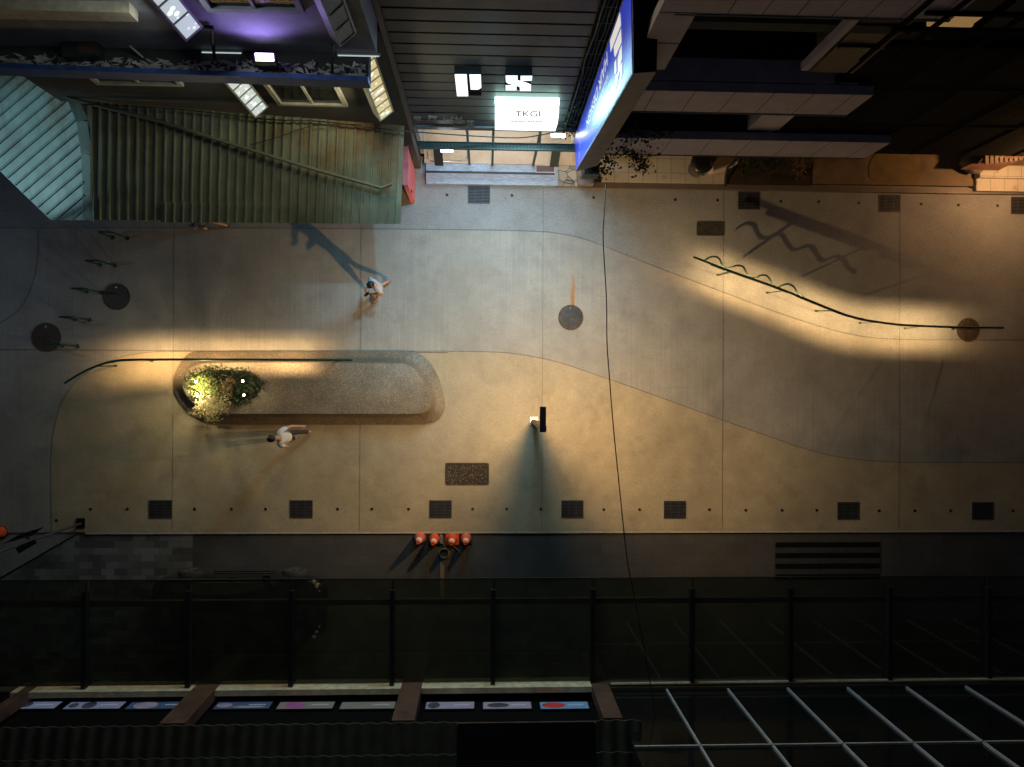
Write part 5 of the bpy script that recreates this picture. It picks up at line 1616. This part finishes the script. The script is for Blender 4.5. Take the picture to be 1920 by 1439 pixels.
for k in range(35):
    u = (k + .5) / 35
    for v in (.52, .72):
        q = TL.lerp(TR, u).lerp(BL.lerp(BR, u), v) + V((0, 0, .035)); m.lathe([(.016, 0), (.016, .012), (.006, .018)], q, 6)
m.build('screws', M['castiron'], t)
# pipe lying over the awning
pts = [P(95, 150, 4.75), P(108, 172, 4.6), P(128, 184, 4.62), P(300, 228, 4.42), P(480, 285, 4.15), P(600, 321, 3.98), P(716, 353, 3.83), P(734, 345, 3.86)]
m = MB(); m.tube(pts, .038, 10); tag(m.build('drain_pipe', M['pipegrey']), 'long grey drain pipe lying slantwise across the awning', 'pipe')
m = MB(); m.tube(smooth_curve([P(160, 196, 4.8), P(330, 205, 4.7), P(500, 224, 4.5), P(600, 228, 4.45), P(700, 240, 4.35), P(768, 247, 4.3), P(900, 256, 3.4), P(985, 258, 3.2), P(1065, 242, 3.3)], 6), .014, 6)
m.tube(smooth_curve([P(470, 272, 4.3), P(520, 258, 4.4), P(590, 236, 4.5), P(680, 234, 4.4)], 5), .009, 5)
tag(m.build('loose_cable', M['cable']), 'tangled black cables running along the top of the awning', 'cable')

# ------------------------------------------------------------------ right buildings
YR = 5.57
t = thing('balcony_building', 'pale tiled building with stepped balcony fronts right of the blue sign', 'building', V((5, YR, 0)))
def band(px0, px1, pyt, pyb, name, joints, endslant=True):
    a, b = PY(px0, pyb, YR), PY(px1, pyb, YR); zt4 = PY((px0 + px1) / 2, pyt, YR).z
    a.x = max(a.x, 2.80)
    m = MB(); m.box((a.x, YR, a.z), (b.x, YR + .18, zt4)); fr = m.build(name, M['grey_panel'], t)
    m = MB()
    for k in range(joints):
        x = a.x + (b.x - a.x) * (k + .5) / joints
        m.box((x - .008, YR - .002, a.z), (x + .008, YR + .004, zt4))
    m.box((a.x, YR - .012, a.z - .05), (b.x, YR + .19, a.z - .002)); m.build('panel_joint', M['joint'], fr)
    return a, b, zt4
xs0 = RBS.x + .05
a1, b1, z1 = band(1120, 1637, 263, 288, 'ground_floor_parapet', 7)
a2, b2, z2 = band(1120, 1600, 173, 207, 'first_floor_parapet', 6)
a3, b3, z3 = band(1240, 1800, -60, 24, 'second_floor_parapet', 8)
ins = []
for z, nm, xe_ in ((3.4, 'balcony_floor', 6.6), (6.0, 'balcony_floor', 6.6), (8.9, 'balcony_floor', b3.x)):
    m = MB(); m.box((2.85, YR + .19, z - .25), (xe_, YR + 2.5, z)); m.build(nm, M['darkwall'], t)
m = MB(); m.box((2.45, YR + 2.5, 0), (16, YR + 2.8, 11)); m.build('back_wall', M['darkwall'], t)
# bare wall panel beside the sign and slanting pier
q1 = PY(1246, 130, YR); zt5 = 11.5
m = MB(); m.box((2.55, YR - .01, q1.z), (q1.x, YR + .17, zt5)); m.build('tiled_wall', M['grey_panel'], t)
m = MB()
for pz in (22, 80): 
    z = PY(1240, pz, YR).z; m.box((2.55, YR - .013, z - .012), (q1.x, YR - .008, z + .012))
m.build('wall_joint', M['joint'], t)
m = MB(); m.box((2.85, YR + .2, PY(1300, 172, YR).z + .0), (b2.x - .3, YR + .62, PY(1300, 172, YR).z + .04)); m.build('planter_top', M['grey_panel'], t)
q2 = PY(1511, 119, YR + .1); 
m = MB(); m.box((q2.x, YR + .06, q2.z - .2), (q2.x + .13, YR + .2, 9.3)); m.build('corner_pier', M['grey_panel'], t)
m = MB(); a = PY(1523, 128, YR + .25); b = PY(1606, 128, YR + .25); m.box((a.x, YR + .22, a.z - .1), (b.x, YR + .34, 9.3)); m.build('ochre_wall', M['browntile'], t)
m = MB(); zz = PY(1560, 87, YR + .2).z; m.box((a.x, YR + .17, zz - .02), (b.x, YR + .215, zz + .03))
m.box((PY(1625, 110, YR + .2).x - .02, YR + .17, a.z), (PY(1625, 110, YR + .2).x + .03, YR + .215, 9.2)); m.build('rail', M['black'], t)
q = PY(1430, 236, YR + .3)
m = MB(); m.box((q.x - .35, YR + .2, q.z), (q.x + .35, YR + .6, PY(1460, 208, YR + .3).z)); m.build('balcony_post', M['grey_panel'], t)
m = MB(); a, b = P(1128, 345, .15), P(2100, 358, .15); m.box((a.x, a.y + .06, -.02), (P(1362, 345, .15).x, YR + 2.5, .15)); m.build('arcade_tiles', M['tiles'], t)
m = MB(); m.box((P(1362, 345, .15).x, a.y + .06, -.02), (P(1525, 345, .15).x, YR + 2.5, .10)); m.build('planting_strip', M['soil'], t)
m = MB(); m.box((P(1525, 345, .15).x, P(1700, 352, .1).y + .06, -.02), (16, YR + 2.5, .13)); m.build('arcade_floor', M['browntile'], t)
m = MB(); rng_ = [P(1640, 340, .133), P(1630, 310, .133), P(1650, 282, .133), P(1690, 268, .133), P(1718, 280, .133), P(1726, 300, .133), P(1722, 318, .133), P(1722, 342, .133)]
M['patch'] = plain('ochre_concrete_patch', (.18, .125, .05), .85, var=.35, scale=3)
m.slab(closed(rng_, 3), (0, 0, .012)); m.build('concrete_patch', M['patch'], t)
m = MB(); m.box((P(1100, 347, .1).x, a.y - .10, -.02), (16, a.y + .055, .11)); m.build('arcade_kerb', M['signgrey'], t)
# lit step at the far right
a, b = P(1830, 336, .2), P(2010, 360, .2)
t = thing('tiled_step', 'warmly lit pale tiled step at the right frame edge', 'step', V((a.x, b.y, 0)))
m = MB(); m.box((a.x, b.y - .02, .0), (b.x, a.y, .22)); m.build('step_block', M['tiles'], t)
m = MB(); m.box((a.x, a.y, .0), (b.x, a.y + .35, .36)); m.build('upper_step', M['tiles'], t)
a = P(1868, 300, .5); b = P(2060, 262, 1.6)
t = thing('timber_ramp_panel', 'slanting timber panel above the lit step at the right edge', 'panel', V((a.x, a.y, .4)))
m = MB(); m.hexa([P(1800, 318, .55), P(1872, 320, .55), P(1990, 262, 1.5), P(1960, 240, 1.5), P(1800, 318, .62), P(1872, 320, .62), P(1990, 262, 1.57), P(1960, 240, 1.57)]); m.build('board', M['wood'], t)
m = MB()
for k in range(10):
    q = P(1850 + k * 9, 292 - k * 1.2, 1.0); m.box((q.x - .045, q.y - .25, .98), (q.x + .045, q.y + .45, 1.02))
m.build('slats', M['plank'], t)
q = P(1822, 306, .3)
m = MB(); rings = []
for i in range(7):
    a_ = PI * i / 6; rr = .33 * math.sin(a_) + .01
    rings.append([V((q.x + rr * 1.1 * math.cos(2 * PI * k / 14) * (1 + .12 * math.sin(k * 2.1)), q.y + rr * math.sin(2 * PI * k / 14) * (1 + .1 * math.cos(k * 1.7)), .14 + .28 - .28 * math.cos(a_))) for k in range(14)])
m.loft(rings); tag(m.build('boulder', M['rock']), 'rounded grey boulder on the brown arcade floor left of the timber panel', 'boulder')
# orange porch lamp out at the right
q = P(1985, 318, 2.3)
t = thing('porch_lamp', 'orange porch lamp lighting the tiled step', 'lamp', q)
m = MB(); m.lathe([(.10, 2.34), (.10, 2.40), (.03, 2.44)], (q.x, q.y, 0), 14); m.build('cap', M['black'], t)
m = MB(); m.lathe([(.04, 2.22), (.085, 2.26), (.085, 2.33), (.04, 2.34)], (q.x, q.y, 0), 14); m.build('globe', emis('orange_globe', (1, .5, .16), 12), t)
L = bpy.data.lights.new('porch_beam', 'POINT'); L.energy = 240; L.color = (1, .50, .20); L.shadow_soft_size = .09
lo = bpy.data.objects.new('porch_beam', L); COL.objects.link(lo); lo.parent = t; lo.location = (0, 0, -.15)

# things in the arcade
q = P(1304, 318, .15)
t = thing('dust_bin', 'grey dust bin with black bag standing on the pale arcade tiles', 'bin', V((q.x, q.y, .15)))
m = MB(); m.lathe([(.22, .152), (.30, .75), (.31, .78)], (q.x, q.y, 0), 20); m.build('bin_body', M['bin'], t)
m = MB(); m.lathe([(.30, .785), (.27, .83), (.18, .86), (.05, .84)], (q.x, q.y, 0), 12); m.build('bag', M['bag'], t)
m = MB(); m.box((q.x - .12, q.y - .31, .60), (q.x + .12, q.y - .26, .64)); m.build('handle', M['fascia'], t)
a = P(1360, 305, .6)
t = thing('white_crate', 'white slatted crate beside the grey bin in the arcade', 'crate', V((a.x, a.y, .15)))
m = MB(); m.box((a.x - .42, a.y - .12, .153), (a.x + .34, a.y + .38, .52), R(20)); m.build('crate_body', M['grey_panel'], t, bevel=.01)
m = MB(); m.box((a.x - .38, a.y - .08, .5205), (a.x + .30, a.y + .34, .535), R(20)); m.build('lid', M['browntile'], t)
m = MB(); m.tube([P(1360, 352, .0), P(1361, 330, .5), P(1364, 315, .9), P(1392, 291, 1.2)], .035, 8)
tag(m.build('bent_rail', M['black']), 'bent black rail at the border of tiles and planting strip', 'rail')
for (pts, lbl, mt_, n, L_) in (([(1420, 300), (1440, 306), (1455, 298), (1430, 315), (1450, 318)], 'dark spiky plant in the middle of the arcade planting strip', M['leafdark'], 170, .2), ([(1490, 300), (1505, 310), (1498, 322), (1515, 302)], 'brownish plant at the right end of the arcade planting strip', M['leafred'], 110, .17), ([(1385, 300), (1400, 310), (1392, 322)], 'low dark plant beside the bent black rail', M['leafdark'], 110, .16)):
    b_ = P(pts[0][0], pts[0][1], .1); t = thing('strip_plant', lbl, 'plant', b_)
    m = MB()
    for k in range(n):
        px, py = random.choice(pts); q = P(px, py, .3) + V((random.gauss(0, .1), random.gauss(0, .1), random.uniform(-.15, .35)))
        m.leaf(q, L_ * random.uniform(.5, 1.4), .035)
    m.build('foliage', mt_, t)
    m = MB()
    for px, py in pts: m.tube([P(px, py, .1), P(px, py, .55)], .012, 5)
    m.build('stems', M['twig'], t)
q = P(1498, 333, .2); m = MB(); m.lathe([(.07, .11), (.10, .28), (.105, .30), (.09, .29)], (q.x, q.y, 0), 14); tag(m.build('flower_pot', M['brownpost']), 'small reddish pot on the arcade planting strip', 'pot')

# black building on the right
t = thing('dark_building', 'unlit black building front filling the upper right', 'building', V((11, 5.6, 0)))
yk = 5.42
yd = 5.78
m = MB(); m.box((6.62, yd, 2.75), (18, yd + .12, 8.2)); m.build('front', M['blackm'], t)
m = MB()
for k in range(9): m.box((6.62 + k * 1.3, yd - .012, 2.75), (6.66 + k * 1.3, yd - .001, 8.2))
for z in (4.6, 6.5): m.box((6.665, yd - .010, z), (18, yd - .002, z + .05))
m.build('front_frame', M['blackm'], t)
m = MB(); q = PY(1800, 280, yk); m.box((10.5, yd + .13, 2.8), (18, yd + 3, 3.0)); m.build('soffit', M['blackm'], t)
# balcony rail and orange window high at the right
yw_ = yk + .5
a = PY(1690, 58, yw_); b = PY(1812, 58, yw_); zt6 = PY(1700, 30, yw_).z
m = MB(); m.box((a.x, yw_, a.z), (b.x, yw_ + .04, zt6)); m.build('lit_window', M['orangewall'], t)
m = MB(); m.box((7.0, yw_ + .05, a.z - .2), (18, yw_ + .2, 12)); m.build('upper_wall', M['darkwall'], t)
m = MB()
z = PY(1700, 46, yk + .2).z; m.box((PY(1700, 46, yk).x, yk + .1, z - .03), (17, yk + .16, z + .03))
z = PY(1770, 16, yk + .2).z; m.box((PY(1765, 16, yk).x, yk + .1, z - .03), (17, yk + .16, z + .03))
for px in (1688, 1752, 1890):
    x = PY(px, 50, yk + .13).x; m.box((x - .03, yk + .1, a.z - .3), (x + .03, yk + .159, 11.5))
m.beam(PY(1700, 60, yk + .2), PY(1782, 0, yk + .2), .07, .07); m.beam(PY(1830, 50, yk + .2), PY(1900, 0, yk + .2), .08, .08)
m.build('balcony_rail', M['blackm'], t)

# ------------------------------------------------------------------ overhead cable
pts = [P(1136, 346, 5.2), P(1133, 400, 5.3), P(1131, 450, 5.3), P(1137, 560, 5.2), P(1138, 640, 5.15), P(1143, 712, 5.1), P(1150, 800, 5.1), P(1164, 940, 5.1), P(1176, 1050, 5.1), P(1188, 1112, 5.1), P(1210, 1230, 5.2), P(1222, 1300, 5.3), P(1240, 1420, 5.6), P(1255, 1520, 5.9)]
m = MB(); m.tube(smooth_curve(pts, 5), .0115, 6); tag(m.build('overhead_cable', M['cable']), 'single black cable hanging across the whole street', 'cable')

# ------------------------------------------------------------------ remaining street lighting, sky
def street_lamp(name, label, loc, z, energy, col, ang=R(160)):
    t = thing(name, label, 'street lamp', V((loc[0], loc[1], 0)))
    m = MB(); m.tube([(loc[0] - .3, loc[1], 0), (loc[0] - .3, loc[1], z - .1), (loc[0], loc[1], z + .05)], .04, 8); m.build('pole', M['signgrey'], t)
    m = MB(); m.box((loc[0] - .2, loc[1] - .1, z), (loc[0] + .2, loc[1] + .1, z + .06)); m.build('lamp_head', M['black'], t)
    m = MB(); m.box((loc[0] - .17, loc[1] - .08, z - .01), (loc[0] + .17, loc[1] + .08, z - .001)); m.build('lens', emis(name + '_lens', col, 5), t)
    area(name + '_beam', (loc[0], loc[1], z - .03), .3, .15, energy, col, ang, (0, 0, 0), t)
q = P(-330, 470, 4.8); street_lamp('street_lamp', 'cool white street lamp beyond the left frame edge', (q.x, q.y), 5.6, 14, (.55, .75, 1.0), R(150))
L = bpy.data.lights.new('left_spot_beam', 'SPOT'); L.energy = 1400; L.color = (.62, .97, 1.0); L.spot_size = R(26); L.spot_blend = .8; L.shadow_soft_size = .1
lo = bpy.data.objects.new('left_spot_beam', L); COL.objects.link(lo); lo.location = (q.x - 4, q.y - 1, 6.4)
lo.rotation_euler = (P(40, 290, 3.6) - V(lo.location)).to_track_quat('-Z', 'Y').to_euler()

w = bpy.data.worlds.new('World'); scene.world = w; w.use_nodes = True
nt = w.node_tree; bg = nt.nodes['Background']
sky = nt.nodes.new('ShaderNodeTexSky'); sky.sky_type = 'NISHITA'; sky.sun_disc = False
sky.sun_elevation = R(1.0); sky.sun_rotation = R(300); sky.air_density = 1.0; sky.dust_density = .3; sky.ozone_density = 4
hs = nt.nodes.new('ShaderNodeHueSaturation'); hs.inputs['Saturation'].default_value = .5; nt.links.new(sky.outputs[0], hs.inputs['Color']); nt.links.new(hs.outputs[0], bg.inputs[0]); bg.inputs[1].default_value = .030
s = bpy.data.lights.new('moon', 'SUN'); s.energy = .006; s.angle = R(.5); s.color = (.75, .85, 1)
so = bpy.data.objects.new('moon', s); COL.objects.link(so); so.rotation_euler = (R(35), 0, R(20))

# ------------------------------------------------------------------ camera
cam = bpy.data.cameras.new('camera'); co = bpy.data.objects.new('camera', cam); COL.objects.link(co)
cam.sensor_width = 36; cam.lens = FPX / 1920 * 36; cam.clip_end = 500
co.matrix_world = Matrix.Translation(CAM) @ MCW.to_4x4()
scene.camera = co
scene.view_settings.view_transform = 'Standard'; scene.view_settings.look = 'None'
scene.view_settings.exposure = 0; scene.view_settings.gamma = 1
scene.cycles.use_denoising = True
scene.cycles.max_bounces = 8
scene.cycles.sample_clamp_indirect = 6
print('check', [round(P(x, 700).x, 2) for x in (325, 676, 1017, 1355, 1686)], P(200, 997).y, P(1900, 998).y, P(780, 348).y, P(1900, 362).y)
